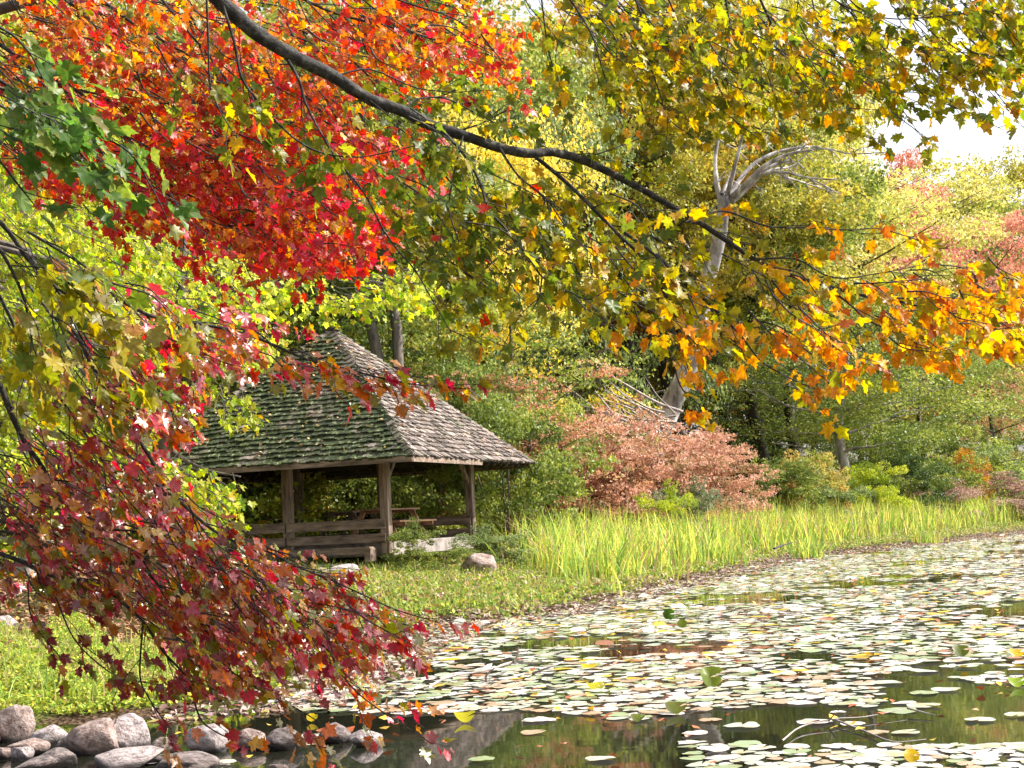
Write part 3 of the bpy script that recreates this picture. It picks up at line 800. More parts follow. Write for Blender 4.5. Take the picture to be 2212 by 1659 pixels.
def fill(TB, LV, poly, count, D0, D1, Lpx, ang, leafsize, colf, gap, lgap, r=0.004, tl=0.3, depth=1, gdir=None, droop=1.0):
    xs = [p[0] for p in poly]; ys = [p[1] for p in poly]; k = 0; tries = 0
    while k < count and tries < count * 30:
        tries += 1
        x = random.uniform(min(xs), max(xs)); y = random.uniform(min(ys), max(ys))
        L = random.uniform(*Lpx); a = math.radians(random.uniform(*ang))
        x2 = x + math.cos(a) * L; y2 = y + math.sin(a) * L
        if not (pip(x, y, poly) and pip(x2, y2, poly)): continue
        D = random.uniform(D0, D1); b = random.uniform(-0.12, 0.12) * L
        pts = [(x, y), (x + (x2 - x) * .33 + b, y + (y2 - y) * .33 - b), (x + (x2 - x) * .66 + b * .6, y + (y2 - y) * .66 - b * .6), (x2, y2)]
        grow(TB, LV, IM(pts, D, random.uniform(-0.04, 0.04) * D), r, r * 0.35, leafsize, colf, tl, gap, lgap, 0.0, depth, 3, 5, gdir, droop=droop)
        k += 1

# -- green to orange maple with the heavy limb
limb_tree = thing('maple_tree', 'maple whose heavy dark limb crosses the top with green, gold and orange leaves', 'tree', (0, 0, 0))
TB = Tubes(); LV = Leaves()
D = 6.2
limb = [(300, -240), (380, -120), (460, -15), (500, 25), (560, 75), (640, 125), (720, 165), (800, 215), (870, 240), (930, 270), (1000, 292), (1080, 320), (1150, 332),
        (1185, 328), (1240, 340), (1300, 365), (1370, 400), (1440, 440), (1510, 480), (1570, 520), (1630, 560), (1700, 592), (1780, 615), (1870, 640), (1960, 655), (2080, 690), (2212, 730)]
limbW = IM(limb, 5.6, 1.3)
tx, ty = -3.9, 3.2
trk = spline([np.array((tx, ty, tz(tx, ty) - 0.3)), np.array((tx + .05, ty, 1.5)), np.array((tx - .05, ty + .1, 3.2)), np.array((tx + 0.1, ty + .1, 5.0)), np.array((tx + .3, ty, 7.5)), np.array((tx + .2, ty + .3, 10))], 5)
trunkT = Tubes(); trunkT.add(trk, np.linspace(0.26, 0.1, len(trk)), 14, 0.04)
start = np.array((tx + .05, ty, 4.1))
s = spline([start, (start + limbW[0]) / 2 + np.array((0, 0, 0.25))] + limbW, 4)
rad = np.interp(np.arange(len(s)), [0, 12, 30, 60, 90, len(s) - 1], [0.055, 0.037, 0.027, 0.019, 0.010, 0.004])
lt = Tubes(); lt.add(s, rad, 10, 0.1)
ss = s[14:]
grow(TB, LV, ss[::2], 0.003, 0.002, 0.064, col_limb, 0.38, 0.24, 0.052, 0.0, 2, smoothed=True, sides=3, gdir=np.array([0.6, 0, -0.7]))
subs = [
 ([(1150, 333), (1230, 400), (1300, 470), (1345, 515), (1392, 562), (1430, 620), (1458, 693), (1469, 759), (1458, 792), (1474, 841), (1507, 871)], .010, 6.3, -.3),
 ([(1345, 500), (1420, 554), (1463, 600), (1496, 655), (1513, 690), (1560, 740)], .008, 6.2, -.5),
 ([(1420, 550), (1512, 639), (1556, 682), (1597, 721), (1642, 778), (1687, 807), (1737, 831), (1785, 850)], .007, 6.3, -.4),
 ([(1780, 615), (1838, 659), (1874, 691), (1926, 715), (1983, 743), (2040, 760)], .006, 6.6, -.2),
 ([(1480, 480), (1540, 459), (1582, 460), (1659, 489), (1751, 492), (1838, 497), (1900, 494), (1990, 520)], .006, 6.4, .5),
 ([(1870, 640), (1960, 645), (2060, 645), (2140, 632), (2225, 610)], .005, 6.6, .5),
 ([(1630, 560), (1720, 560), (1800, 600), (1900, 590), (2000, 570)], .005, 6.5, .3),
 ([(952, 278), (1002, 334), (1037, 394), (1054, 450), (1090, 492), (1119, 525), (1146, 562), (1171, 598), (1206, 620), (1236, 633), (1269, 647), (1310, 628)], .007, 6.0, -.5),
 ([(1171, 598), (1165, 640), (1150, 670)], .004, 5.6, 0),
 ([(700, 300), (734, 352), (787, 418), (826, 492), (857, 538), (896, 583), (935, 650), (975, 720)], .006, 5.9, -.3),
 ([(482, 14), (506, 91), (520, 162), (548, 207), (598, 264), (650, 309), (703, 332), (778, 339), (857, 324), (931, 306)], .007, 5.7, .2),
 ([(622, 130), (647, 176), (661, 225), (700, 299), (728, 345), (778, 415)], .008, 5.8, .1),
 ([(446, -10), (450, 88), (453, 176), (470, 230), (500, 280)], .005, 5.4, .1),
 ([(870, 240), (900, 215), (960, 212), (1020, 240), (1080, 270), (1150, 290)], .005, 6.2, .3),
 ([(720, 165), (800, 150), (900, 190), (1000, 200)], .005, 6.2, .3),
 ([(1240, 340), (1300, 330), (1380, 300), (1450, 280)], .004, 6.3, .4),
 ([(1080, 320), (1120, 380), (1180, 430), (1230, 500), (1290, 560)], .005, 6.1, -.2),
 ([(1240, 640), (1300, 700), (1330, 690)], .003, 5.8, 0),
 ([(1000, 292), (980, 380), (970, 450), (990, 520), (1010, 600)], .005, 6.0, -.3),
]
gl = np.array([0.7, 0, -0.5])
for pts, r, D, dz in subs:
    grow(TB, LV, IM(pts, D, dz), r, 0.002, 0.064, col_limb, 0.30, 0.12, 0.048, 0.12, 1, gdir=gl)
fill(TB, LV, [(830, 300), (1200, 350), (1500, 480), (1800, 640), (2200, 600), (2212, 760), (1950, 780), (1850, 880), (1700, 850), (1560, 900), (1470, 900), (1390, 680), (1300, 650), (1150, 640), (1000, 740), (900, 640)],
     58, 5.6, 7.2, (110, 240), (25, 55), 0.064, col_limb, 0.095, 0.045, 0.004, 0.2, gdir=gl)
fill(TB, LV, [(1820, 590), (2260, 540), (2300, 800), (2120, 770), (1980, 770), (1860, 700)], 24, 5.9, 7.0, (80, 180), (-5, 45), 0.066, col_limb, 0.10, 0.048, 0.004, 0.2, gdir=gl)
fill(TB, LV, [(850, 200), (1200, 300), (1300, 620), (1000, 640), (860, 500), (780, 330)], 9, 5.6, 7.2, (110, 240), (25, 60), 0.064, col_limb, 0.095, 0.045, 0.004, 0.2, gdir=gl)
grow_top = [
 ([(1560, -15), (1568, 0), (1578, 53), (1624, 127), (1649, 183), (1680, 218), (1736, 257), (1786, 274), (1832, 285), (1890, 300)], .007),
 ([(1636, -15), (1677, 67), (1723, 95), (1765, 120), (1814, 148), (1856, 172), (1926, 197), (1983, 200), (2050, 215)], .007),
 ([(1405, -15), (1434, 67), (1455, 134), (1515, 183), (1575, 239), (1617, 267), (1680, 300)], .006),
 ([(1440, -10), (1490, 100), (1530, 150), (1568, 214), (1600, 250)], .005),
 ([(1677, 88), (1680, 120), (1701, 162), (1740, 210), (1800, 240)], .004),
 ([(1165, -15), (1170, 0), (1184, 105), (1209, 190), (1215, 215)], .005),
 ([(1222, -15), (1276, 70), (1304, 158), (1325, 218), (1360, 250)], .005),
 ([(1276, 70), (1350, 148), (1400, 200), (1450, 240)], .004),
 ([(1366, -15), (1388, 42), (1395, 112), (1420, 186), (1448, 260), (1512, 302)], .005),
 ([(1371, -5), (1438, 98), (1480, 169), (1530, 215), (1600, 270), (1640, 300)], .006),
 ([(1780, -15), (1840, 20), (1920, 40), (2000, 38), (2080, 30)], .004),
 ([(1850, 10), (1880, 90), (1940, 140), (2010, 165)], .004),
 ([(2000, -15), (2060, 20), (2150, 60), (2225, 80)], .004),
 ([(2040, 20), (2100, 90), (2160, 130), (2215, 150)], .004),
]
for pts, r in grow_top:
    D = random.uniform(6.3, 7.4)
    grow(TB, LV, IM(pts, D, random.uniform(-.3, .3)), r, 0.002, 0.062, col_top, 0.30, 0.11, 0.047, 0.05, 1, gdir=gl)
fill(TB, LV, [(1120, -60), (1880, -60), (1960, 120), (1980, 220), (1860, 250), (1700, 230), (1600, 230), (1350, 200), (1180, 140)], 88, 6.2, 8.4, (110, 240), (25, 60), 0.064, col_top, 0.10, 0.046, 0.004, 0.2, gdir=gl)
fill(TB, LV, [(1850, -60), (2300, -60), (2260, 110), (2080, 160), (1950, 80)], 34, 6.2, 7.6, (60, 150), (10, 60), 0.066, col_top, 0.10, 0.05, 0.0035, 0.2, gdir=gl)
fill(TB, LV, [(1930, 60), (2120, 80), (2100, 230), (1990, 250)], 16, 6.2, 7.6, (50, 110), (10, 60), 0.062, col_top, 0.13, 0.07, 0.003, 0.15)
fill(TB, LV, [(1960, 120), (2260, 110), (2250, 260), (2120, 300), (1960, 310), (1900, 260)], 13, 6.2, 7.6, (40, 100), (10, 60), 0.06, col_top, 0.13, 0.07, 0.003, 0.14)
link('trunk', trunkT.mesh('trunk', M['bark']), limb_tree)
link('limb', lt.mesh('limb', M['bark_dark']), limb_tree)
link('twigs', TB.mesh('twigs', M['bark_dark']), limb_tree)
link('leaves', LV.mesh('leaves', M['leaf']), limb_tree)
print('limb leaves', len(LV.p))

# -- red maple further out, upper left
red_tree = thing('red_maple', 'blazing red and orange maple crown filling the upper left behind the dark limb', 'tree', (0, 0, 0))
TB = Tubes(); LV = Leaves()
RD = 11.0
rpoly = [(-60, -60), (1060, -60), (1040, 60), (1130, 130), (1110, 190), (960, 170), (880, 230), (850, 330), (860, 450), (790, 545), (680, 575), (560, 565), (470, 600), (400, 560), (330, 490), (230, 470), (120, 420), (-60, 330)]
for pts, r in [
 ([(-80, -120), (60, -40), (211, 0), (281, 46), (352, 88), (422, 130), (480, 190), (560, 250)], .022),
 ([(60, -60), (141, 0), (197, 46), (260, 130), (330, 180), (400, 240)], .014),
 ([(-60, 60), (20, 110), (95, 169), (169, 197), (211, 246), (260, 281), (330, 360), (380, 408), (429, 432), (489, 485), (562, 482), (640, 465)], .02),
 ([(260, 253), (316, 288), (352, 302), (404, 306), (480, 330), (560, 390), (650, 430), (740, 480), (790, 510)], .012),
 ([(489, 485), (560, 520), (640, 540), (720, 560)], .008),
 ([(300, -60), (400, 60), (480, 160), (560, 300), (660, 400), (740, 430)], .012),
 ([(-60, 200), (60, 260), (160, 330), (260, 400), (340, 440), (420, 520), (470, 570)], .01),
 ([(560, -60), (700, 20), (850, 60), (950, 90), (1100, 130)], .014),
 ([(700, -60), (860, 0), (980, 40), (1050, 90)], .01),
 ([(640, 60), (760, 130), (830, 220), (840, 330)], .01)]:
    grow(TB, LV, IM(pts, RD, random.uniform(-1, 1)), r, 0.003, 0.078, col_red, 0.7, 0.22, 0.07, 0.1, 2, minr=0.0045, droop=0.8, gdir=gl)
fill(TB, LV, rpoly, 390, 9.6, 13.5, (70, 220), (15, 55), 0.078, col_red, 0.15, 0.065, 0.007, 0.3, droop=0.8, gdir=gl)
fill(TB, LV, [(430, 380), (800, 400), (850, 480), (780, 560), (650, 585), (500, 560)], 60, 10, 12, (50, 120), (0, 45), 0.08, col_red, 0.15, 0.065, 0.006, 0.3, droop=0.8)
tx, ty = -7.0, 12.0
trk = spline([np.array((tx, ty, tz(tx, ty) - 0.3)), np.array((tx + .1, ty, 2.5)), np.array((tx, ty + .2, 5.0)), np.array((tx + .5, ty, 8.5)), np.array((tx + .3, ty, 13))], 5)
T2 = Tubes(); T2.add(trk, np.linspace(0.3, 0.08, len(trk)), 12, 0.05)
for q in (P(-80, -120, RD), P(-60, 60, RD), P(60, -60, RD), P(-60, 200, RD), P(300, -60, RD), P(560, -60, RD)):
    a = np.array((tx + .1, ty + .1, min(9.0, q[2] + .6 - (q[0] - tx) * .3)))
    T2.add(spline([a, (a + q) / 2 + np.array((0, 0, .5)), q], 4), np.linspace(0.08, 0.022, 9), 7)
link('trunk', T2.mesh('trunk', M['bark']), red_tree)
link('twigs', TB.mesh('twigs', M['bark_dark']), red_tree)
link('leaves', LV.mesh('leaves', M['leaf_red']), red_tree)
print('red leaves', len(LV.p))

# -- burgundy maple, lower left, branches sweeping down over the water
bur_tree = thing('burgundy_maple', 'burgundy leaved maple with long branches drooping over the rocks and water at lower left', 'tree', (0, 0, 0))
TB = Tubes(); LV = Leaves()
gb = np.array([0.7, 0.0, -0.65])
bpts = [
 ([(-60, 760), (0, 834), (21, 887), (53, 954), (81, 993), (116, 1045), (169, 1095), (232, 1153), (299, 1217), (352, 1269), (422, 1308), (500, 1360), (560, 1420)], .017, 6.6),
 ([(90, 560), (137, 718), (165, 785), (204, 830), (243, 880)], .009, 6.4),
 ([(60, 540), (110, 640), (169, 729), (204, 799), (243, 856), (281, 922), (316, 975), (345, 1028), (366, 1110), (400, 1190), (450, 1240), (485, 1259), (563, 1308), (633, 1354), (703, 1399), (738, 1456), (774, 1498), (830, 1540), (925, 1600)], .013, 6.7),
 ([(-60, 1110), (0, 1125), (70, 1136), (158, 1146), (281, 1146), (359, 1167), (430, 1200)], .013, 6.9),
 ([(-60, 1180), (0, 1196), (56, 1217), (116, 1245), (197, 1255), (250, 1290), (309, 1343), (352, 1407), (404, 1466), (430, 1547), (457, 1575), (510, 1603)], .012, 6.7),
 ([(330, 1040), (387, 1083), (457, 1143), (527, 1178), (580, 1192), (633, 1220), (703, 1248), (774, 1280), (850, 1315), (930, 1340)], .009, 6.5),
 ([(309, 1340), (302, 1456), (316, 1498), (345, 1544), (370, 1575)], .005, 6.5),
 ([(100, 560), (183, 606), (225, 623), (267, 652), (327, 683), (387, 694), (492, 711), (580, 740), (660, 775), (760, 800), (860, 825), (940, 835), (1005, 840)], .012, 6.4),
 ([(50, 600), (130, 700), (230, 780), (330, 830), (380, 900)], .007, 6.5),
 ([(0, 640), (60, 760), (130, 860), (200, 960), (260, 1060), (330, 1140)], .009, 6.4),
 ([(563, 1308), (640, 1300), (720, 1310), (800, 1330), (880, 1350)], .004, 6.5),
 ([(633, 1354), (700, 1350), (790, 1390), (870, 1420)], .004, 6.5),
 ([(120, 1290), (160, 1380), (220, 1440), (270, 1470)], .004, 6.6),
 ([(60, 1260), (70, 1340), (130, 1420)], .004, 6.6),
 ([(400, 1190), (430, 1330), (480, 1430), (560, 1490), (640, 1530), (690, 1560)], .005, 6.6),
]
for pts, r, D in bpts:
    grow(TB, LV, IM(pts, D, random.uniform(-.4, .2)), r, 0.0025, 0.066, col_bur, 0.34, 0.12, 0.05, 0.12, 1, gdir=gb)
fill(TB, LV, [(-60, 960), (180, 900), (330, 960), (420, 1080), (560, 1160), (700, 1230), (900, 1310), (900, 1400), (800, 1440), (880, 1560), (760, 1540), (640, 1440), (620, 1480), (440, 1500), (350, 1380), (200, 1340), (60, 1300), (-60, 1240)],
     145, 6.0, 7.8, (90, 240), (28, 58), 0.062, col_bur, 0.115, 0.05, 0.004, 0.22, gdir=gb)
fill(TB, LV, [(330, 1150), (520, 1200), (700, 1290), (860, 1330), (840, 1420), (700, 1420), (560, 1480), (430, 1500), (330, 1380)],
     46, 6.0, 7.8, (80, 200), (28, 58), 0.062, col_bur, 0.12, 0.058, 0.004, 0.22, gdir=gb)
fill(TB, LV, [(140, 560), (300, 620), (420, 660), (620, 730), (740, 770), (700, 830), (560, 790), (460, 800), (400, 900), (300, 960), (160, 900), (120, 750)],
     55, 6.0, 7.6, (70, 170), (20, 60), 0.078, col_bur, 0.12, 0.058, 0.004, 0.2, gdir=gb)
fill(TB, LV, [(600, 740), (760, 780), (1000, 835), (960, 868), (820, 860), (700, 830)], 12, 6.2, 7.0, (60, 150), (5, 30), 0.075, col_bur, 0.12, 0.06, 0.003, 0.14, gdir=gb)
tx, ty = -4.9, 6.6
trk = spline([np.array((tx, ty, tz(tx, ty) - 0.3)), np.array((tx + .1, ty, 1.2)), np.array((tx, ty + .1, 3.0)), np.array((tx + .2, ty, 5.5)), np.array((tx + .1, ty, 8))], 5)
T2 = Tubes(); T2.add(trk, np.linspace(0.2, 0.06, len(trk)), 12, 0.05)
for pts, r, D in bpts[:5] + [bpts[7], bpts[9]]:
    q = P(pts[0][0], pts[0][1], D)
    a = np.array((tx + .1, ty, max(0.8, q[2] + (0.5 if q[2] > 1.5 else -0.15))))
    T2.add(spline([a, (a + q) / 2 + np.array((0, 0, .15)), q], 4), np.linspace(r * 1.8, r, 9), 7)
link('trunk', T2.mesh('trunk', M['bark']), bur_tree)
link('twigs', TB.mesh('twigs', M['bark_dark']), bur_tree)
link('leaves', LV.mesh('leaves', M['leaf_glossy']), bur_tree)
print('burgundy leaves', len(LV.p))

# -- near green and olive maple branches at the left edge
ng = thing('green_maple', 'near maple with big fresh green and olive leaves hanging down the left edge', 'tree', (0, 0, 0))
TB = Tubes(); LV = Leaves()
for pts, r, D, cf in [
 ([(-120, 40), (0, 60), (60, 110), (90, 165)], .006, 4.4, col_green),
 ([(-120, 100), (-20, 160), (60, 220), (130, 290), (190, 350), (220, 400)], .008, 4.6, col_green),
 ([(0, 190), (80, 215), (150, 250), (210, 290), (280, 330), (330, 410), (360, 470)], .006, 4.8, col_green),
 ([(-120, 280), (-20, 330), (40, 400), (80, 450)], .006, 4.6, col_green),
 ([(-120, 400), (0, 480), (60, 560), (120, 620), (160, 700), (200, 770)], .010, 4.8, col_olive),
 ([(-60, 480), (0, 540), (50, 640), (70, 740), (90, 800)], .008, 4.7, col_olive),
 ([(-60, 560), (0, 640), (40, 730), (60, 820)], .006, 4.8, col_olive),
 ([(60, 500), (160, 560), (240, 610), (330, 640), (380, 700)], .006, 5.0, col_olive),
 ([(120, 620), (200, 680), (270, 780), (300, 830)], .005, 4.9, col_olive)]:
    grow(TB, LV, IM(pts, D, .2), r, 0.002, 0.085, cf, 0.26, 0.13, 0.07, 0.15, 1, gdir=gb)
fill(TB, LV, [(-40, 80), (90, 130), (240, 270), (250, 330), (190, 400), (80, 330), (-40, 420)], 16, 4.3, 5.2, (60, 160), (25, 60), 0.088, col_green, 0.13, 0.07, 0.003, 0.16, gdir=gb)
fill(TB, LV, [(-40, 440), (120, 520), (260, 620), (280, 760), (160, 820), (60, 800), (-40, 780)], 20, 4.4, 5.4, (60, 170), (30, 70), 0.085, col_olive, 0.13, 0.07, 0.003, 0.18, gdir=gb)
tx, ty = -3.2, 3.9
trk = spline([np.array((tx, ty, tz(tx, ty) - 0.3)), np.array((tx + .1, ty, 1.2)), np.array((tx - .1, ty + .1, 3.0)), np.array((tx, ty, 5.5))], 5)
T2 = Tubes(); T2.add(trk, np.linspace(0.1, 0.03, len(trk)), 10, 0.05)
for q in (P(-120, 40, 4.4), P(-120, 100, 4.6), P(-120, 280, 4.6), P(-120, 400, 4.8), P(-60, 480, 4.7), P(-60, 560, 4.8)):
    a = np.array((tx, ty, q[2] + 0.25)); T2.add(spline([a, (a + q) / 2 + np.array((0, 0, .1)), q], 4), np.linspace(0.014, 0.008, 9), 6)
link('trunk', T2.mesh('trunk', M['bark']), ng)
link('twigs', TB.mesh('twigs', M['bark_dark']), ng)
link('leaves', LV.mesh('leaves', M['leaf']), ng)
print('green leaves', len(LV.p))

# -- lime understory tree between the burgundy maple and the shelter
lm = thing('lime_green_tree', 'lime and yellow leaved young tree left of the shelter, its sprays hanging over the roof', 'tree', (0, 0, 0))
TB = Tubes(); LV = Leaves()
fill(TB, LV, [(-60, 350), (300, 480), (470, 560), (560, 620), (600, 740), (560, 800), (480, 800), (400, 850), (350, 960), (200, 960), (-60, 860)],
     290, 21, 26, (50, 150), (20, 70), 0.13, col_lime, 0.30, 0.12, 0.01, 0.6)
fill(TB, LV, [(400, 520), (620, 600), (800, 570), (960, 580), (960, 650), (800, 680), (640, 660), (560, 700), (520, 640)], 60, 25, 28, (50, 130), (0, 45), 0.13, col_lime, 0.30, 0.12, 0.01, 0.5)
fill(TB, LV, [(200, 960), (400, 960), (470, 1010), (560, 1030), (545, 1130), (460, 1170), (380, 1110)], 45, 21, 26, (40, 90), (20, 70), 0.13, col_lime, 0.30, 0.12, 0.01, 0.45)
fill(TB, LV, [(455, 800), (540, 820), (570, 960), (520, 965), (470, 900)], 9, 23, 25, (40, 90), (50, 85), 0.12, col_lime, 0.3, 0.13, 0.008, 0.35)
T2 = Tubes()
b0 = P(352, 1200, 25); b0[2] = tz(b0[0], b0[1]) - .2
trk = spline([b0, P(350, 1000, 25), P(362, 860, 25), P(378, 780, 25), P(392, 640, 25), P(395, 480, 25)], 5)
T2.add(trk, np.linspace(0.2, 0.07, len(trk)), 12, 0.06)
for q in ([(378, 780), (300, 700), (180, 600)], [(385, 700), (470, 640), (600, 600), (740, 590)], [(362, 860), (280, 820), (150, 800)], [(350, 960), (430, 1010), (520, 1030)], [(392, 640), (330, 540), (200, 480)], [(370, 820), (450, 800), (520, 830)]):
    T2.add(spline(IM(q, 25), 4), np.linspace(0.06, 0.015, (len(q) - 1) * 4 + 1), 6)
link('trunk', T2.mesh('trunk', M['bark']), lm)
link('twigs', TB.mesh('twigs', M['bark']), lm)
link('leaves', LV.mesh('leaves', M['leaf']), lm)
print('lime leaves', len(LV.p))

# ---------------------------------------------------------------- shelter
SHD = 35.2
c = P(733, HOR(733), SHD)
FLOOR = 0.98
SH = thing('park_shelter', 'open timber shelter with steep mossy shingled pyramid roof and plank rails', 'shelter', (c[0], c[1], FLOOR), math.radians(-20.5))
A = 2.5; AR = 3.78; EZ = 2.04; RH = 3.45

def mat_shingle(name, moss):
    m, nt, out = newmat(name); L = nt.links
    a = N(nt, 'ShaderNodeAttribute', attribute_name='tint')
    tc = N(nt, 'ShaderNodeTexCoord')
    nz = N(nt, 'ShaderNodeTexNoise'); nz.inputs['Scale'].default_value = 1.3; nz.inputs['Detail'].default_value = 9; nz.inputs['Roughness'].default_value = 0.75
    n2 = N(nt, 'ShaderNodeTexNoise'); n2.inputs['Scale'].default_value = 9; n2.inputs['Detail'].default_value = 6; n2.inputs['Roughness'].default_value = 0.7
    for n in (nz, n2): L.new(tc.outputs['Object'], n.inputs['Vector'])
    r = ramp(nt, [(0.0, (0.035, 0.027, 0.022)), (0.45, (0.11, 0.086, 0.073)), (1.0, (0.33, 0.27, 0.24))]); L.new(a.outputs['Fac'], r.inputs[0])
    g = ramp(nt, [(0.36, (0.008, 0.012, 0.004)), (0.5, (0.022, 0.034, 0.008)), (0.58, (0.08, 0.10, 0.03)), (0.68, (0.38, 0.42, 0.27))]); L.new(n2.outputs['Fac'], g.inputs[0])
    ad = N(nt, 'ShaderNodeMath', operation='ADD'); L.new(nz.outputs['Fac'], ad.inputs[0]); ad.inputs[1].default_value = moss
    s = N(nt, 'ShaderNodeMapRange'); s.inputs['From Min'].default_value = 0.5; s.inputs['From Max'].default_value = 0.6; L.new(ad.outputs[0], s.inputs['Value'])
    mx = N(nt, 'ShaderNodeMix', data_type='RGBA'); L.new(s.outputs[0], mx.inputs[0]); L.new(r.outputs[0], mx.inputs[6]); L.new(g.outputs[0], mx.inputs[7])
    b = N(nt, 'ShaderNodeBsdfPrincipled'); b.inputs['Roughness'].default_value = 0.9; L.new(mx.outputs[2], b.inputs['Base Color'])
    bp = N(nt, 'ShaderNodeBump'); bp.inputs['Strength'].default_value = 0.7; bp.inputs['Distance'].default_value = 0.02
    L.new(n2.outputs['Fac'], bp.inputs['Height']); L.new(bp.outputs[0], b.inputs['Normal'])
    L.new(b.outputs[0], out.inputs['Surface'])
    return m
M['sh_moss'] = mat_shingle('shingles_mossy', 0.14); M['sh_clean'] = mat_shingle('shingles_clean', -0.06); M['sh_ridge'] = mat_shingle('shingles_ridge', 0.03)

slope = math.hypot(AR, RH); rows = 30
def roof_face(angle, mat, name):
    vs = []; fs = []; tint = []
    ca, sa = math.cos(angle), math.sin(angle)
    # face frame: e along the eave, u up the slope, n outward; base centre at distance AR
    e = np.array([-sa, ca, 0.0]); o = np.array([ca * AR, sa * AR, EZ]); u = np.array([-ca * AR, -sa * AR, RH]) / slope
    n = np.cross(e, u); n = n if n @ np.array([ca, sa, 0.3]) > 0 else -n
    # deck
    for k, (a_, b_, cc) in enumerate([(-AR, 0, 0), (AR, 0, 0), (0, slope, 0)]):
        vs.append(o + e * a_ + u * b_ - n * 0.03); tint.append(0.2)
    fs.append((0, 1, 2))
    rh = slope / rows
    for r in range(rows):
        h0 = r * rh - (0.05 if r == 0 else 0.0); half = AR * (1 - h0 / slope) + 0.02
        x = -half - random.uniform(0, 0.1)
        while x < half:
            w = random.uniform(0.09, 0.19)
            x0 = max(x, -half); x1 = min(x + w, half) - 0.008
            if x1 - x0 > 0.02:
                t0 = random.uniform(0.035, 0.07); dz = random.uniform(-0.035, 0.015); tt = min(1, max(0, random.gauss(0.5, 0.25)))
                top = h0 + rh * 1.35
                ht = AR * (1 - top / slope)
                xa, xb = max(x0, -ht - 0.02), min(x1, ht + 0.02)
                if xb - xa < 0.01: xa = xb = max(-ht, min(ht, (x0 + x1) / 2)); xa -= .01; xb += .01
                b = len(vs)
                for (px, py, pn) in ((x0, h0 + dz, 0.0), (x1, h0 + dz, 0.0), (x1, h0 + dz, t0), (x0, h0 + dz, t0), (xa, top, 0.004), (xb, top, 0.004)):
                    vs.append(o + e * px + u * py + n * pn); tint.append(tt)
                fs += [(b, b + 1, b + 2, b + 3), (b + 3, b + 2, b + 5, b + 4), (b, b + 3, b + 4), (b + 1, b + 5, b + 2)]
            x += w
    me = bpy.data.meshes.new(name); me.from_pydata([tuple(v) for v in vs], [], fs); me.update()
    a = me.attributes.new('tint', 'FLOAT', 'POINT'); a.data.foreach_set('value', np.array(tint, dtype=np.float32))
    me.materials.append(mat)
    return link(name, me, SH)
rf1 = roof_face(-PI / 2, M['sh_moss'], 'roof_slope'); rf1['label'] = 'mossy dark green shingled slope facing left'
rf2 = roof_face(0, M['sh_clean'], 'roof_slope'); rf2['label'] = 'dry pale grey shingled slope facing right'
roof_face(PI / 2, M['sh_clean'], 'roof_slope'); roof_face(PI, M['sh_moss'], 'roof_slope')
# hip caps
for (sx, sy) in ((1, -1), (1, 1), (-1, -1), (-1, 1)):
    vs = []; fs = []; tint = []
    a_ = np.array([sx * AR, sy * AR, EZ]); b_ = np.array([0, 0, EZ + RH]); L = np.linalg.norm(b_ - a_); d = (b_ - a_) / L
    side = vnorm(np.cross(d, [0, 0, 1])); up = np.cross(side, d)
    nn = 34
    for i in range(nn):
        s0 = L * i / nn; s1 = s0 + L / nn * 1.5
        w = random.uniform(0.10, 0.14); h = random.uniform(0.065, 0.1); tt = random.gauss(.55, .2)
        b = len(vs)
        for s_, hh, ww in ((s0, h, w), (s1, 0.03, w * .9)):
            c_ = a_ + d * min(s_, L)
            for (q, z_) in ((-ww, -0.09), (-ww, -0.055 + hh * .6), (0, hh), (ww, -0.055 + hh * .6), (ww, -0.09)):
                vs.append(c_ + side * q + up * z_); tint.append(tt)
        fs += [(b + k, b + k + 1, b + k + 6, b + k + 5) for k in range(4)] + [(b + 4, b + 3, b + 2, b + 1, b)]
    me = bpy.data.meshes.new('hip_cap'); me.from_pydata([tuple(v) for v in vs], [], fs); me.update()
    a = me.attributes.new('tint', 'FLOAT', 'POINT'); a.data.foreach_set('value', np.array(tint, dtype=np.float32))
    me.materials.append(M['sh_ridge']); link('hip_cap', me, SH)
mb = MB(); mb.box((0, 0, EZ + RH + 0.02), (0.34, 0.24, 0.07)); mb.build('peak_cap', M['sh_ridge'], SH, 0.01)
# soffit / underside boarding
mb = MB()
for kx in range(4):
    an = kx * PI / 2; ca, sa = math.cos(an), math.sin(an)
    e = Vector((-sa, ca, 0)); o = Vector((ca * AR, sa * AR, EZ - 0.06)); ap = Vector((0, 0, EZ + RH - 0.1))
    mb.add([o - e * AR * .98, o + e * AR * .98, ap], [(0, 1, 2)])
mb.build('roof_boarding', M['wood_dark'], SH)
# rafter tails
mb = MB()
for sx, sy in ((0, 1), (1, 0), (0, -1), (-1, 0)):
    for i in range(-9, 10):
        t = i * 0.42
        lo = 0.985
        a_ = Vector((sx * AR * lo + (t if sx == 0 else 0), sy * AR * lo + (t if sy == 0 else 0), EZ - 0.10))
        f = abs(t) / AR
        inn = max(f, 0.45)
        b_ = Vector((sx * AR * inn + (t if sx == 0 else 0), sy * AR * inn + (t if sy == 0 else 0), EZ - 0.10 + RH * (lo - inn)))
        if (a_ - b_).length > 0.15: mb.beam(a_, b_, 0.05, 0.1)
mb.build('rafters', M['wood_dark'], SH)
def fascia(p0, p1):
    m2 = MB(); m2.beam(p0, p1, 0.035, 0.15); return m2.build('fascia_board', M['wood'], SH, 0.004)
z = EZ - 0.075
fascia((-AR - 0.0, -AR - 0.02, z), (AR + 0.02, -AR - 0.02, z)); 
fascia((AR + 0.02, -AR, z), (AR + 0.02, 0.2, z)); fascia((AR, AR + 0.02, z), (-AR, AR + 0.02, z)); fascia((-AR - 0.02, AR, z), (-AR - 0.02, -AR, z))
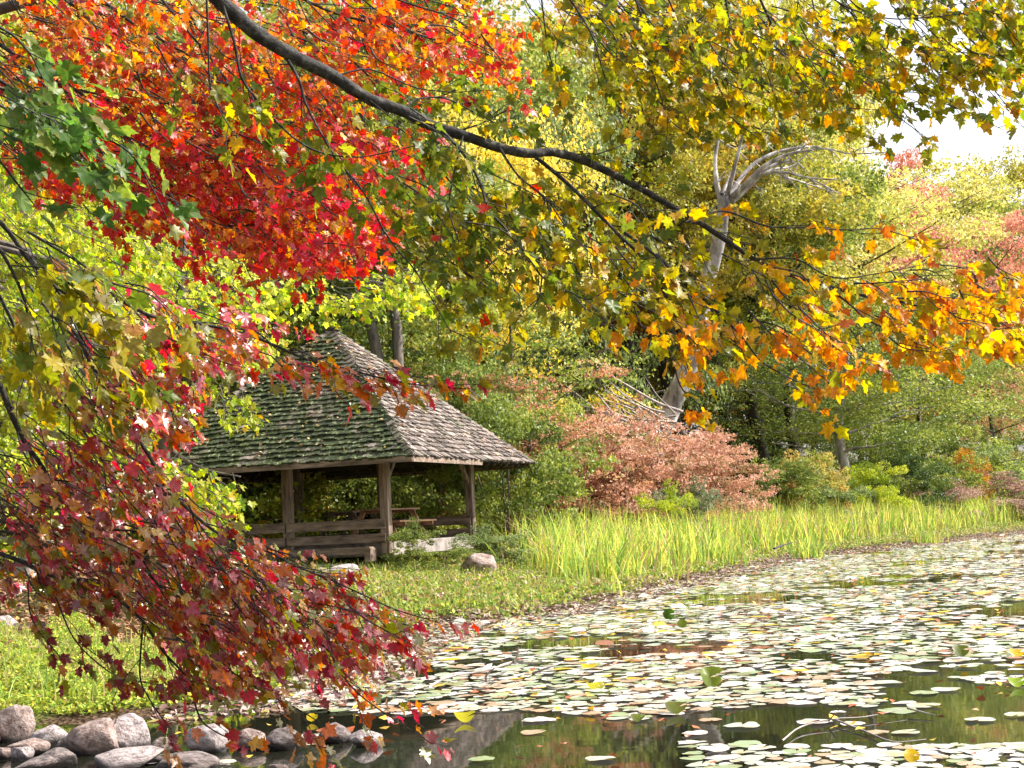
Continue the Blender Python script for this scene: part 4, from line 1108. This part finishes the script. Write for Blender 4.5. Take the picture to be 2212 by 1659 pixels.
# posts, plates, braces
for (px, py) in ((A, -A), (0, -A), (-A, -A), (A, A), (0, A), (-A, A)):
    mb = MB(); mb.box((px, py, EZ / 2 + 0.08), (0.2, 0.2, EZ + 0.3), jit=0.006); po = mb.build('post', M['wood_post'], SH, 0.012)
for (p0, p1) in (((-A - .5, -A), (A + .5, -A)), ((-A - .5, A), (A + .5, A)), ((A, -A - .5), (A, A + .5)), ((-A, -A - .5), (-A, A + .5))):
    zz = EZ + 0.14 + (0.0 if p0[1] == p1[1] else 0.19)
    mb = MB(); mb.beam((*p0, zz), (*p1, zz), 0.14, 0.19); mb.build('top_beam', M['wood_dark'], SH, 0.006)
for (px, py) in ((A, -A), (A, A), (-A, -A), (-A, A)):
    mb = MB()
    mb.beam((px, py - math.copysign(0.06, py), EZ - 0.5), (px, py - math.copysign(0.6, py), EZ + 0.08), 0.08, 0.1)
    mb.build('brace', M['wood_post'], SH, 0.005)
# rails on the two long sides
for sy in (-1, 1):
    for (z0, h) in ((0.60, 0.22), (0.29, 0.2)):
        for (x0, x1) in ((-A - .05, -0.02), (0.02, A + 0.04)):
            mb = MB(); mb.box(((x0 + x1) / 2, sy * (A + (0.125 if sy < 0 else -0.125)), z0 + random.uniform(-.01, .01)), (x1 - x0, 0.05, h), jit=0.006)
            mb.build('rail_board', M['wood'], SH, 0.006)
mb = MB(); mb.box((0.0, -A - 0.36, 0.02), (2 * A - 0.4, 0.26, 0.15), jit=0.01); mb.box((A - .25, -A - 0.36, -0.08), (0.16, 0.3, 0.3), jit=.01); mb.build('timber_sill', M['wood'], SH, 0.01)
# slab
mb = MB(); mb.box((0.05, 0, 0.03), (2 * A + 0.1, 2 * A - 0.26, 0.32)); mb.build('floor_slab', M['concrete'], SH, 0.02)
mb = MB(); mb.box((-0.4, -A - 0.75, -0.36), (4.2, 0.8, 0.22), jit=.02); mb.build('stone_ledge', M['concrete'], SH, 0.03)

# picnic tables
def picnic(label, lx, ly, rz, mat, z0=FLOOR):
    w = Vector((c[0] + lx, c[1] + ly, 0))
    t = thing('picnic_table', label, 'table', (w.x, w.y, z0), math.radians(-20.5) + rz, 'picnic tables in the shelter')
    mb = MB()
    for i in range(5): mb.box((0, -0.32 + 0.16 * i, 0.75), (1.85, 0.145, 0.04), jit=.003)
    mb.build('tabletop', mat, t, 0.004)
    for s in (-1, 1):
        mb = MB(); mb.box((0, s * 0.72, 0.45), (1.85, 0.25, 0.045)); mb.build('bench', mat, t, 0.004)
    for sx in (-0.68, 0.68):
        mb = MB()
        for s in (-1, 1): mb.beam((sx, s * 0.27, 0.73), (sx, s * 0.66, 0.0), 0.045, 0.14, up=(0, 1, 0))
        mb.beam((sx + .05, -0.84, 0.4), (sx + .05, 0.84, 0.4), 0.045, 0.12)
        mb.beam((sx + .05, -0.36, 0.7), (sx + .05, 0.36, 0.7), 0.045, 0.07)
        mb.build('leg_frame', mat, t, 0.004)
    return t
picnic('warm brown picnic table at the open right side of the shelter', 1.28, -0.75, math.radians(86), M['wood_orange'], FLOOR + 0.192)
picnic('darker picnic table standing further left inside the shelter', 0.15, 1.55, math.radians(95), M['wood'], FLOOR + 0.192)

# ---------------------------------------------------------------- rocks
def rock_mesh(seed, sub=4, ang=0.5):
    import bmesh
    bm = bmesh.new(); bmesh.ops.create_icosphere(bm, subdivisions=sub, radius=1)
    off = Vector((seed * 3.1, seed * 1.7, seed * 0.9))
    R = random.Random(seed)
    planes = [(Vector((R.gauss(0, 1), R.gauss(0, 1), R.gauss(0, 1))).normalized(), R.uniform(0.6, 0.88)) for _ in range(16)]
    for v in bm.verts:
        p = v.co.copy()
        f = 1 + 0.22 * mnoise.noise(p * 1.1 + off) + 0.13 * mnoise.noise(p * 2.7 + off) + 0.05 * mnoise.noise(p * 7 + off) + 0.015 * mnoise.noise(p * 17 + off)
        p *= f
        for n, d in planes:
            e = p.dot(n) - d
            if e > 0: p -= n * e * 0.8
        v.co = p
    me = bpy.data.meshes.new('rock'); bm.to_mesh(me); bm.free()
    for p in me.polygons: p.use_smooth = True
    return me

rocks = [
 (25, 1568, 80, 84, 'rock', 'big rounded tan boulder cut by the left edge'),
 (55, 1617, 82, 40, 'rock', 'smooth brown rock in front of the big left boulder'),
 (100, 1593, 78, 46, 'rock_pale', 'pale rock just right of the big left boulder'),
 (194, 1597, 112, 84, 'rock', 'largest round boulder with a dark shaded underside'),
 (264, 1588, 104, 78, 'rock_pale', 'wide pale boulder behind the largest one'),
 (262, 1643, 140, 40, 'rock_pale', 'flat pale slab rock at the waterline'),
 (352, 1612, 56, 50, 'rock', 'small rock under the hanging leaf spray'),
 (448, 1600, 98, 64, 'rock_pale', 'craggy pale rock with a cracked face'),
 (538, 1600, 84, 44, 'rock', 'low brown rock between the craggy and the dark one'),
 (612, 1600, 84, 50, 'rock_dark', 'dark smooth rounded rock in the water'),
 (722, 1588, 76, 42, 'rock_dark', 'half wet oval rock left of the last one'),
 (790, 1597, 66, 40, 'rock_pale', 'pale pointed rock, last in the row'),
 (112, 1643, 92, 46, 'rock_dark', 'low dark rock at the bottom edge near the left'),
 (42, 1632, 48, 32, 'rock_pale', 'small pale pebble stone among the left rocks'),
 (400, 1655, 135, 44, 'rock_dark', 'broad dark rock cut by the bottom edge'),
 (598, 1663, 46, 22, 'rock', 'small stone at the bottom edge under the row'),
 (136, 1617, 40, 36, 'rock_dark', 'small dark stone wedged left of the largest boulder'),
 (4, 1628, 40, 30, 'rock', 'brown stone at the left edge below the big boulder'),
 (60, 1658, 100, 30, 'rock_dark', 'flat dark stone in the bottom left corner'),
 (330, 1640, 40, 26, 'rock_dark', 'little wet stone right of the flat slab'),
 (-40, 1590, 60, 50, 'rock', 'boulder mostly outside the left edge'),
]
for i, (x, y, w, h, m, lb) in enumerate(rocks):
    base = G(x, y + h * 0.42)
    d = np.linalg.norm(base - CAM)
    ww = w * d / F_PX; hh = h * d / F_PX
    me = rock_mesh(i + 3); me.materials.append(M[m])
    o = link('rock', me, None, label=lb, category='rock', group='rocks at the edge of the pond')
    o.location = (base[0], base[1] + ww * 0.25, hh * 0.32)
    o.scale = (ww * 0.57, ww * 0.46, hh * 0.6); o.rotation_euler = (random.uniform(-.2, .2), random.uniform(-.2, .2), random.uniform(-.5, .5))
for (x, y, D, sx, sy, sz_, m, lb) in [(1035, 1200, 31.3, 0.46, 0.4, 0.34, 'rock', 'flat pinkish boulder at the right corner of the shelter slab'),
                                       (745, 1238, 29.5, 0.36, 0.3, 0.2, 'rock_pale', 'square pale stone below the shelter rail'),
                                       (690, 1240, 29.7, 0.3, 0.3, 0.17, 'rock', 'grey stone left of the square pale one'),
                                       (480, 1235, 27.5, 0.5, 0.3, 0.2, 'rock', 'old stone step seen through the burgundy leaves'),
                                       (12, 1352, 19, 0.2, 0.16, 0.13, 'rock_pale', 'pale stone on the bank at the left edge')]:
    p = P(x, y, D)
    me = rock_mesh(int(x)); me.materials.append(M[m])
    o = link('rock', me, None, label=lb, category='rock'); o.location = p; o.scale = (sx, sy, sz_)
    zt = tz(p[0], p[1]); o.location.z = max(min(p[2], zt + sz_ * .6), zt + .02)

# ---------------------------------------------------------------- lily pads
def pad_mesh(seed, n=16, cup=0.0):
    R = random.Random(seed)
    notch = R.uniform(0.18, 0.4)
    vs = [(0.12, 0, 0)]
    for i in range(n):
        a = notch / 2 + (2 * PI - notch) * i / (n - 1)
        r = 1 + 0.06 * math.sin(3 * a + seed) + 0.03 * math.sin(7 * a) + R.uniform(-0.025, 0.01) - (0.14 if R.random() < 0.06 else 0)
        vs.append((r * math.cos(a), r * math.sin(a) * 0.94, 0.03 * math.sin(2 * a + seed) + 0.012 * math.sin(5 * a + 2 * seed) + 0.015 * R.random() + cup))
    return np.array(vs), np.array([(0, i, i + 1) for i in range(1, n)])

PADCOL = [(0.42, 0.46, 0.37), (0.46, 0.46, 0.42), (0.27, 0.34, 0.19), (0.54, 0.52, 0.51), (0.40, 0.29, 0.2)]  # near-white tones carry the sky glare on the pads, painted into their colour
def pad_density(x, y, wx, wy):
    """how much of the water the pads cover, as seen in the picture"""
    edge = np.interp(x, [-100, 330, 600, 900, 1150, 1380, 1450, 1700, 1900, 2212], [1500, 1510, 1535, 1545, 1535, 1560, 1545, 1520, 1530, 1520])
    d = np.where(y < edge, 0.95, 0.0)
    hole = wob(wx, wy * 0.8, 0.55, 3) + 0.6 * wob(wx, wy, 1.6, 5)
    d = d * np.where(hole < -0.38, 0.012, 1.0)
    d = np.where((y >= edge) & (y < 1615) & (x > 1450), 0.006, d)
    d = np.where((y >= 1612) & (x > 1480), 0.85, d)
    d = np.where((y >= edge) & (x <= 1450), 0.0012, d)
    d = np.where((x > 1900) & (y > 1480) & (y < 1530), d * 0.03, d)
    return d

cell = 0.16
cand = []
grid = {}
Nc = 170000
cx_ = rng.uniform(0, 1, Nc); 
ys = 7.6 + (72 - 7.6) * rng.uniform(0, 1, Nc) ** 1.25
xs = (rng.uniform(-0.33, 0.40, Nc)) * ys
sd = pond_sd(xs, ys)
ix, iy, iD = proj(np.stack([xs, ys, np.zeros(Nc)], 1))
dens = pad_density(ix, iy, xs, ys)
ok = (sd < -0.1) & (rng.uniform(size=Nc) < dens) & (ix > -80) & (ix < 2300) & (iy < 1720)
for i in np.nonzero(ok)[0]:
    r = random.uniform(0.08, 0.14); 
    if random.random() < 0.3: r *= random.uniform(0.45, 0.8)
    gxi, gyi = int(xs[i] // 0.3), int(ys[i] // 0.3)
    bad = False
    for a in (-1, 0, 1):
        for b in (-1, 0, 1):
            for (qx, qy, qr) in grid.get((gxi + a, gyi + b), ()):
                if (qx - xs[i]) ** 2 + (qy - ys[i]) ** 2 < ((qr + r) * 0.72) ** 2: bad = True; break
            if bad: break
        if bad: break
    if bad: continue
    grid.setdefault((gxi, gyi), []).append((xs[i], ys[i], r))
    cand.append((float(iD[i]), xs[i], ys[i], r, ix[i], iy[i]))
cand.sort()
print('pads', len(cand))
near = [c for c in cand if -20 < c[4] < 2232 and c[5] < 1668][:300]
nearset = set(id(c) for c in near)
pmeshes = []
for s in range(16):
    v, f = pad_mesh(s, 20)
    cc = np.repeat(np.array([PADCOL[[0, 1, 0, 3, 1, 2, 3, 4][s % 8]]]), len(v), 0)
    cc = cc * np.where(rng.uniform(size=(len(v), 1)) < 0.16, np.array([[0.85, 0.6, 0.38]]), 1.0) * rng.uniform(0.85, 1.1, (len(v), 1))
    pmeshes.append(mesh_np('lily_pad', v, f, M['pad'], col=cc, smooth=True))
for c_ in near:
    o = link('lily_pad', random.choice(pmeshes), None, label='flat round pale lily pad floating in the near part of the pond', category='lily pad', group='lily pads on the pond')
    o.location = (c_[1], c_[2], 0.008 + random.uniform(0, 0.008)); o.scale = (c_[3], c_[3], c_[3])
    o.rotation_euler = (random.gauss(0, 0.02), random.gauss(0, 0.02), random.uniform(0, 6.28))
Vs = []; Fs = []; Cs = []; nv = 0
basep = [pad_mesh(s, 12) for s in range(6)]
for c_ in cand:
    if id(c_) in nearset: continue
    v, f = basep[random.randrange(6)]
    a = random.uniform(0, 6.28); ca, sa = math.cos(a), math.sin(a)
    w = np.stack([v[:, 0] * ca - v[:, 1] * sa, v[:, 0] * sa + v[:, 1] * ca, v[:, 2]], 1) * c_[3]
    tx_, ty_ = random.gauss(0, 0.035), random.gauss(0, 0.035)
    w[:, 2] += w[:, 0] * tx_ + w[:, 1] * ty_
    if random.random() < 0.015:   # one side curled up
        w[:, 2] += np.clip(w[:, 1], 0, 1) * random.uniform(0.2, 0.6)
    w += np.array([c_[1], c_[2], 0.012 + random.uniform(0, 0.012)])
    Vs.append(w); Fs.append(f + nv); nv += len(v)
    col = PADCOL[random.choices(range(5), [30, 30, 18, 16, 7])[0]]
    if random.random() < 0.035: col = (0.55, 0.38, 0.03)
    elif random.random() < 0.03: col = (0.3, 0.12, 0.06)
    k_ = random.uniform(0.8, 1.2)
    Cs.append(np.repeat(np.array([[col[0] * k_, col[1] * k_, col[2] * k_]]), len(v), 0) * np.where(rng.uniform(size=(len(v), 1)) < 0.14, np.array([[0.85, 0.6, 0.38]]), 1.0))
link('lily_pads_beyond', mesh_np('lily_pads_beyond', np.concatenate(Vs), np.concatenate(Fs), M['pad'], col=np.concatenate(Cs), smooth=True), None,
     label='dense mat of countless lily pads covering the pond beyond the near ones', category='lily pads', kind='stuff')

# standing and yellow pads one can point to
def odd_pad(x, y, w, tilt, col, label, rz=0.0, curl=0.4):
    g = G(x, y); d = np.linalg.norm(g - CAM); r = w * d / F_PX / 2
    v, f = pad_mesh(int(x), 20)
    v = v.copy(); v[:, 2] += curl * v[:, 0] ** 2
    me = mesh_np('lily_pad', v, f, M['leaf'], col=np.repeat(np.array([col]), len(v), 0), smooth=True)
    o = link('lily_pad', me, None, label=label, category='lily pad')
    o.scale = (r, r, r); o.rotation_euler = (tilt, 0, rz); o.location = (g[0], g[1], 0.01 + abs(math.sin(tilt)) * r * 0.9)
odd_pad(1445, 1340, 26, 1.5, (0.04, 0.09, 0.01), 'dark green lily pad standing upright in the middle of the pond')
odd_pad(1474, 1358, 22, 1.1, (0.10, 0.13, 0.015), 'small half raised olive pad right beside the upright dark one')
odd_pad(1533, 1487, 52, 1.1, (0.15, 0.2, 0.03), 'large curled pad with raised green underside', 0.3, 0.7)
odd_pad(2195, 1485, 34, 0.5, (0.28, 0.42, 0.02), 'bright lime pad at the right edge of the pond')
odd_pad(1288, 1693 - 200, 40, 0.4, (0.45, 0.42, 0.03), 'yellowish folded pad in the middle foreground')
odd_pad(2195, 1422, 30, 0.6, (0.55, 0.38, 0.03), 'orange yellow pad near the right edge')
odd_pad(1970, 1650, 34, 0.9, (0.6, 0.4, 0.02), 'yellow pad standing up at the bottom edge')
odd_pad(1460, 1492 + 50, 46, 0.5, (0.1, 0.12, 0.02), 'dark folded pad at the edge of the open water')
odd_pad(1272, 1447, 36, 0.25, (0.6, 0.45, 0.03), 'golden pad beside the pale bent twig')
odd_pad(1005, 1560, 44, 0.4, (0.55, 0.5, 0.02), 'bright yellow curled pad at the front edge of the pad field')
odd_pad(675, 1560, 24, 0.7, (0.6, 0.45, 0.02), 'small yellow leaf pad left of the rocks')
odd_pad(1378, 1500 + 60, 30, 0.5, (0.12, 0.15, 0.02), 'small dark green rolled pad in front of the open water')
odd_pad(2075, 1435 - 15, 34, 0.8, (0.10, 0.13, 0.02), 'dark olive pad raised above the white pads at the right')

# ---------------------------------------------------------------- twigs in the water
def stick(label, lines, D0, name='fallen_branch', w=5, mat='brush'):
    tb = Tubes()
    for pts in lines:
        W = []
        for (x, y, z_) in pts:
            W.append(G(x, y, z_))
        s = spline(W, 4); d = np.linalg.norm(s[0] - CAM)
        tb.add(s, np.linspace(w, w * .45, len(s)) * d / F_PX / 2, 6, 0.1)
    return link(name, tb.mesh(name, M[mat]), None, label=label, category='branch')
stick('pale bent dead branch lying over the lily pads', [[(925, 1485, .02), (970, 1462, .06), (1050, 1448, .08), (1110, 1432, .1), (1180, 1430, .12)],
      [(1055, 1478, 0.0), (1050, 1460, .08), (1075, 1440, .16), (1110, 1428, .12)], [(1110, 1430, .1), (1118, 1415, .25), (1120, 1400, .35)], [(1150, 1455, .03), (1190, 1440, .1), (1215, 1430, .12)]], 14, w=6)
stick('thin dark forked branch floating on the open water at right', [[(1690, 1600, .02), (1730, 1570, .03), (1800, 1553, .04), (1870, 1548, .03), (1960, 1530, .04)],
      [(1800, 1553, .03), (1870, 1580, .02), (1930, 1602, .02), (2000, 1597, .02)], [(1790, 1557, .03), (1805, 1540, .09)], [(1960, 1530, .04), (2020, 1545, .02)]], 10, w=4)
stick('weathered stick half sunk left of the rocks', [[(630, 1505, .02), (690, 1490, .03), (780, 1488, .03)]], 13, w=8)
stick('dark broken stick lying in the grass by the reeds', [[(1672, 1185, .45), (1690, 1178, .5), (1712, 1172, .55)]], 45, w=5, mat='bark_dark')

# ---------------------------------------------------------------- reeds, ground cover, litter
def blades(n, area, hrange, width, colf, lean=0.25, seg=3, seed=1):
    R = np.random.default_rng(seed)
    x, y = area(R, n); n = len(x)
    z = TZ(x, y)
    H = R.uniform(*hrange, n) * (0.9 + 0.28 * wob(x, y, 1.3, 3)); az = R.uniform(0, 2 * PI, n); ln = np.abs(R.normal(0, lean, n)) + 0.05
    f = R.uniform(0, PI, n)
    fx, fy = np.cos(f), np.sin(f)
    Vs = []
    for k in range(seg + 1):
        t = k / seg
        px = x + np.cos(az) * ln * H * t ** 1.8; py = y + np.sin(az) * ln * H * t ** 1.8; pz = z + H * t * (1 - 0.25 * ln * t)
        w = width * (1 - 0.92 * t ** 1.5) * 0.5
        Vs += [np.stack([px - fx * w, py - fy * w, pz], 1), np.stack([px + fx * w, py + fy * w, pz], 1)]
    V = np.stack(Vs, 1)
    m = 2 * (seg + 1)
    F = np.concatenate([np.arange(n)[:, None] * m + np.array([[2 * k, 2 * k + 1, 2 * k + 3, 2 * k + 2]]) for k in range(seg)])
    c = colf(R, x, y, n)
    return V.reshape(-1, 3), F, np.repeat(c, m, 0)

def mix_cols(R, n, cols, w):
    w = np.array(w, float); w /= w.sum()
    c = np.array(cols)[R.choice(len(cols), n, p=w)]
    return c * R.uniform(0.75, 1.25, (n, 1))

def sample(R, n, xr, yr, cond):
    X = []; Y = []; tot = 0
    while tot < n:
        x = R.uniform(*xr, n * 3); y = R.uniform(*yr, n * 3)
        k = cond(x, y, R)
        X.append(x[k]); Y.append(y[k]); tot += k.sum()
        if k.sum() == 0: break
    X = np.concatenate(X)[:n]; Y = np.concatenate(Y)[:n]
    return X, Y

def img(x, y, z=0.3):
    return proj(np.stack([x, y, np.full(len(x), z)], 1))

def reed_cond(x, y, R):
    s = pond_sd(x, y); ix, iy, iD = img(x, y)
    near_edge = np.interp(ix, [1100, 1200, 1330, 1500, 1700, 2250], [5.5, 2.8, 1.8, 1.6, 2.2, 3.6])
    far_edge = np.interp(ix, [1100, 1200, 1330, 1500, 1700, 2250], [8, 9, 11, 12, 11, 12])
    clump = wob(x, y, 1.5, 1) * 1.3 + wob(x, y, 3.7, 1) * 0.6 + R.normal(0, 0.5, len(x))
    return (s > near_edge + clump) & (s < far_edge + clump) & (ix > 1120 + R.uniform(-60, 60, len(x))) & (ix < 2330) & (y < 112)
reedc = [(0.28, 0.41, 0.045), (0.42, 0.52, 0.06), (0.64, 0.56, 0.09), (0.14, 0.26, 0.04), (0.42, 0.28, 0.14)]
V1, F1, C1 = blades(38000, lambda R, n: sample(R, n, (-2, 46), (26, 112), reed_cond), (0.6, 1.65), 0.048,
                    lambda R, x, y, n: mix_cols(R, n, reedc, [26, 28, 22, 14, 13]), 0.34, 3, 5)
link('reeds', mesh_np('reeds', V1, F1, M['blade'], col=C1), None, label='tall yellow green reeds standing in a band along the far bank', category='reeds', kind='stuff')

# a few reed clumps standing at the water's edge
gi = 0
for (x, y, hh, n, lb) in [(1290, 1255, 1.1, 170, 'yellowing reed clump at the front left end of the reeds'), (1340, 1245, 1.0, 120, 'green arching reed clump right of the yellowing one'),
                          (1750, 1195, 1.0, 130, 'reed clump with green base at the muddy edge'), (1560, 1215, 1.0, 120, 'small reed clump by the middle of the bank'),
                          (1160, 1235, .8, 110, 'short grassy clump at the left end of the bank'), (2010, 1165, .9, 110, 'yellow reed clump near the right edge'),
                          (975, 1225, .7, 110, 'green grassy clump below the shelter slab')]:
    g = G(x, y, 0.15)
    V2, F2, C2 = blades(n, lambda R, n_: (g[0] + R.normal(0, .28, n_), g[1] + R.normal(0, .28, n_)), (hh * .55, hh * 1.1), 0.035,
                        lambda R, x_, y_, n_: mix_cols(R, n_, reedc, [30, 25, 18, 25, 8 if 'yellow' in lb else 1]), 0.4, 4, 40 + gi)
    link('reed_clump', mesh_np('reed_clump', V2, F2, M['blade'], col=C2), None, label=lb, category='reeds'); gi += 1

# short grass on the banks
def g_cond(x, y, R):
    s = pond_sd(x, y); ix, iy, iD = img(x, y, 0.2)
    f = wob(x, y, 2.1, 6) + 0.7 * wob(x, y, 5.3, 2)
    return (s > 0.3) & (s < 11) & (ix > -100) & (ix < 2320) & (f + R.normal(0, 0.3, len(x)) > 0.15) & ((ix > 560) | (iy > 1400)) & (R.uniform(size=len(x)) < np.clip(26 / iD, 0, 1))
V1, F1, C1 = blades(26000, lambda R, n: sample(R, n, (-12, 45), (11, 100), g_cond), (0.08, 0.4), 0.02,
                    lambda R, x, y, n: mix_cols(R, n, [(0.18, 0.28, 0.04), (0.3, 0.38, 0.06), (0.46, 0.42, 0.12), (0.42, 0.30, 0.16)], [34, 30, 20, 8]), 0.6, 3, 15)
link('grass', mesh_np('grass', V1, F1, M['blade'], col=C1), None, label='short grass tufts growing along the pond banks', category='grass', kind='stuff')

# ground cover: small leaves over the banks
def cover(name, n, xr, yr, cond, size, hmax, cols, w, label, cat, seed, mat='cover', updir=1.2, patch=None):
    R = np.random.default_rng(seed)
    x, y = sample(R, n, xr, yr, cond)
    bump_ = 0.5 + 0.5 * wob(x, y, 2.6, seed) + 0.3 * wob(x, y, 7, seed)
    z = TZ(x, y) + R.uniform(0.0, 1, len(x)) ** 1.3 * hmax * np.clip(bump_, 0.15, 1.3) + 0.008
    z = np.maximum(z, 0.012)
    V_, F_ = leaf_quads(np.stack([x, y, z], 1), size, R, updir=updir)
    c = mix_cols(R, len(x), cols, w)
    if patch is not None:
        f = np.clip((wob(x, y, 1.1, 9) + 0.6 * wob(x, y, 3.1, 4) + R.normal(0, 0.35, len(x)) - 0.15) * 2.5, 0, 1)[:, None]
        c = np.where(R.uniform(size=(len(x), 1)) < f, mix_cols(R, len(x), patch, [1] * len(patch)), c)
    return link(name, mesh_np(name, V_, F_, M[mat], col=np.repeat(c, 4, 0)), None, label=label, category=cat, kind='stuff')

def c_main(x, y, R):
    s = pond_sd(x, y) + wob(x, y, 1.7, 4) * 0.35; ix, iy, iD = img(x, y, 0.2)
    return (s > 0.15) & (s < 13) & (ix > 560) & (ix < 2320) & (R.uniform(size=len(x)) < np.clip(30 / iD, 0, 1))
cover('ground_cover', 100000, (-7, 45), (18, 108), c_main, 0.085, 0.28, [(0.16, 0.27, 0.03), (0.30, 0.38, 0.04), (0.46, 0.44, 0.06), (0.09, 0.17, 0.025), (0.45, 0.25, 0.10)], [34, 30, 16, 12, 6],
      'low green ground plants covering the far bank below the shelter', 'ground cover', 21, patch=[(0.42, 0.27, 0.17), (0.5, 0.4, 0.3), (0.25, 0.15, 0.09), (0.4, 0.36, 0.1)])
def c_left(x, y, R):
    s = pond_sd(x, y) + wob(x, y, 1.7, 4) * 0.3; ix, iy, iD = img(x, y, 0.1)
    return (s > 0.05) & (ix > -120) & (ix < 640) & (iy > 1400 + 25 * np.sin(ix * 0.03)) & (iD > 9)
cover('lime_groundcover', 60000, (-12, -1.5), (11, 24), c_left, 0.045, 0.14, [(0.24, 0.36, 0.04), (0.38, 0.46, 0.05), (0.55, 0.50, 0.05), (0.14, 0.24, 0.03)], [34, 34, 16, 14],
      'bright lime yellow low plants on the bank at lower left', 'ground cover', 22, patch=[(0.42, 0.4, 0.08), (0.3, 0.32, 0.08), (0.36, 0.22, 0.12)])
def c_lit(x, y, R):
    s = pond_sd(x, y); ix, iy, iD = img(x, y, 0.6)
    return (s > 2.5) & (s < 30) & (ix > -150) & (ix < 1250) & (iD > 13)
cover('leaf_litter', 50000, (-20, 4), (16, 50), c_lit, 0.10, 0.05, [(0.30, 0.15, 0.09), (0.42, 0.26, 0.18), (0.2, 0.09, 0.05), (0.5, 0.32, 0.1), (0.2, 0.22, 0.05)], [30, 25, 22, 10, 10],
      'brown and pink fallen leaves littering the ground around the shelter', 'leaf litter', 23, 'litter', 2.5)
def c_edge(x, y, R):
    s = pond_sd(x, y) + wob(x, y, 2.3, 8) * 0.3; ix, iy, iD = img(x, y, 0.0)
    lim = np.interp(ix, [300, 900, 1200, 1500, 2212], [0.5, 1.3, 0.7, 0.7, 1.6])
    return (s > -lim) & (s < lim * .55 + .25) & (ix > 330) & (ix < 2300)
cover('shore_debris', 30000, (-6, 38), (11, 100), c_edge, 0.10, 0.03, [(0.30, 0.2, 0.17), (0.42, 0.32, 0.28), (0.16, 0.10, 0.08), (0.38, 0.3, 0.1), (0.16, 0.22, 0.06)], [30, 24, 26, 8, 12],
      'withered pads and dead leaves along the muddy water edge', 'debris', 24, 'litter', 3.0)
def c_float(x, y, R):
    ix, iy, iD = img(x, y, 0.0)
    return (pond_sd(x, y) < -0.3) & (ix > 200) & (ix < 2280) & (iy < 1660)
Rf = np.random.default_rng(77)
fx_, fy_ = sample(Rf, 1100, (-6, 25), (8, 60), c_float)
V_, F_ = leaf_quads(np.stack([fx_, fy_, np.full(len(fx_), 0.035)], 1), 0.075, Rf, updir=4, aspect=.8)
link('floating_leaves', mesh_np('floating_leaves', V_, F_, M['litter'], col=np.repeat(mix_cols(Rf, len(fx_), [(0.5, 0.14, 0.06), (0.6, 0.4, 0.05), (0.3, 0.1, 0.05), (0.6, 0.3, 0.2)], [3, 3, 3, 2]), 4, 0)), None,
     label='small fallen red and yellow leaves scattered over pads and water', category='fallen leaves', kind='stuff')
# fallen leaves caught on the roof
pts = []
for i in range(420):
    face = random.choice((-PI / 2, -PI / 2, 0)); ca, sa = math.cos(face), math.sin(face)
    t = random.uniform(0.02, 0.9); e_ = random.uniform(-1, 1) * AR * (1 - t)
    pts.append(((ca * AR * (1 - t) - sa * e_) + ca * .06, (sa * AR * (1 - t) + ca * e_) + sa * .06, EZ + RH * t + 0.055))
V_, F_ = leaf_quads(np.array(pts), 0.075, Rf, updir=2, aspect=.8)
fl = link('roof_leaves', mesh_np('roof_leaves', V_, F_, M['litter'], col=np.repeat(mix_cols(Rf, len(pts), [(0.55, 0.35, 0.2), (0.6, 0.42, 0.15), (0.4, 0.2, 0.12)], [3, 2, 2]), 4, 0)), None,
     label='fallen leaves speckling the shelter roof', category='fallen leaves', kind='stuff')
fl.location = SH.location; fl.rotation_euler = SH.rotation_euler

# ---------------------------------------------------------------- light, sky, camera
SUN_AZ = math.radians(78)      # to the right of the view direction
SUN_EL = math.radians(43)
w = bpy.data.worlds.new('World'); scene.world = w; w.use_nodes = True
nt = w.node_tree; nt.nodes.clear()
out = nt.nodes.new('ShaderNodeOutputWorld'); bg = nt.nodes.new('ShaderNodeBackground')
sky = nt.nodes.new('ShaderNodeTexSky'); sky.sky_type = 'NISHITA'; sky.sun_disc = False
sky.sun_elevation = SUN_EL; sky.sun_rotation = SUN_AZ; sky.dust_density = 4.0; sky.air_density = 1.0; sky.ozone_density = 1.0
hs = nt.nodes.new('ShaderNodeHueSaturation'); hs.inputs['Saturation'].default_value = 0.35
nt.links.new(sky.outputs[0], hs.inputs['Color']); nt.links.new(hs.outputs[0], bg.inputs['Color'])
bg.inputs['Strength'].default_value = 0.15
nt.links.new(bg.outputs[0], out.inputs['Surface'])
sl = bpy.data.lights.new('sun', 'SUN'); sl.energy = 4.6; sl.angle = math.radians(0.5); sl.color = (1.0, 0.95, 0.87)
so = bpy.data.objects.new('sun', sl); COL.objects.link(so)
sdir = Vector((math.sin(SUN_AZ) * math.cos(SUN_EL), math.cos(SUN_AZ) * math.cos(SUN_EL), math.sin(SUN_EL)))
so.rotation_euler = sdir.to_track_quat('Z', 'Y').to_euler()
so.location = (0, 0, 50)

cam = bpy.data.cameras.new('camera'); co = bpy.data.objects.new('camera', cam); COL.objects.link(co)
cam.sensor_width = 36; cam.lens = 36 * F_PX / 2212; cam.clip_end = 2000; cam.clip_start = 0.1
mw = Matrix(((RC[0], UC[0], -FW[0], CAM[0]), (RC[1], UC[1], -FW[1], CAM[1]), (RC[2], UC[2], -FW[2], CAM[2]), (0, 0, 0, 1)))
co.matrix_world = mw
scene.camera = co
vs_ = scene.view_settings
scene.display_settings.display_device = 'sRGB'
vs_.view_transform = 'Standard'; vs_.look = 'None'; vs_.gamma = 1; vs_.use_curve_mapping = False
vs_.exposure = 1.08
cy = scene.cycles
cy.max_bounces = 6; cy.diffuse_bounces = 3; cy.glossy_bounces = 3; cy.transmission_bounces = 4; cy.transparent_max_bounces = 4
cy.use_denoising = True
cy.use_fast_gi = False
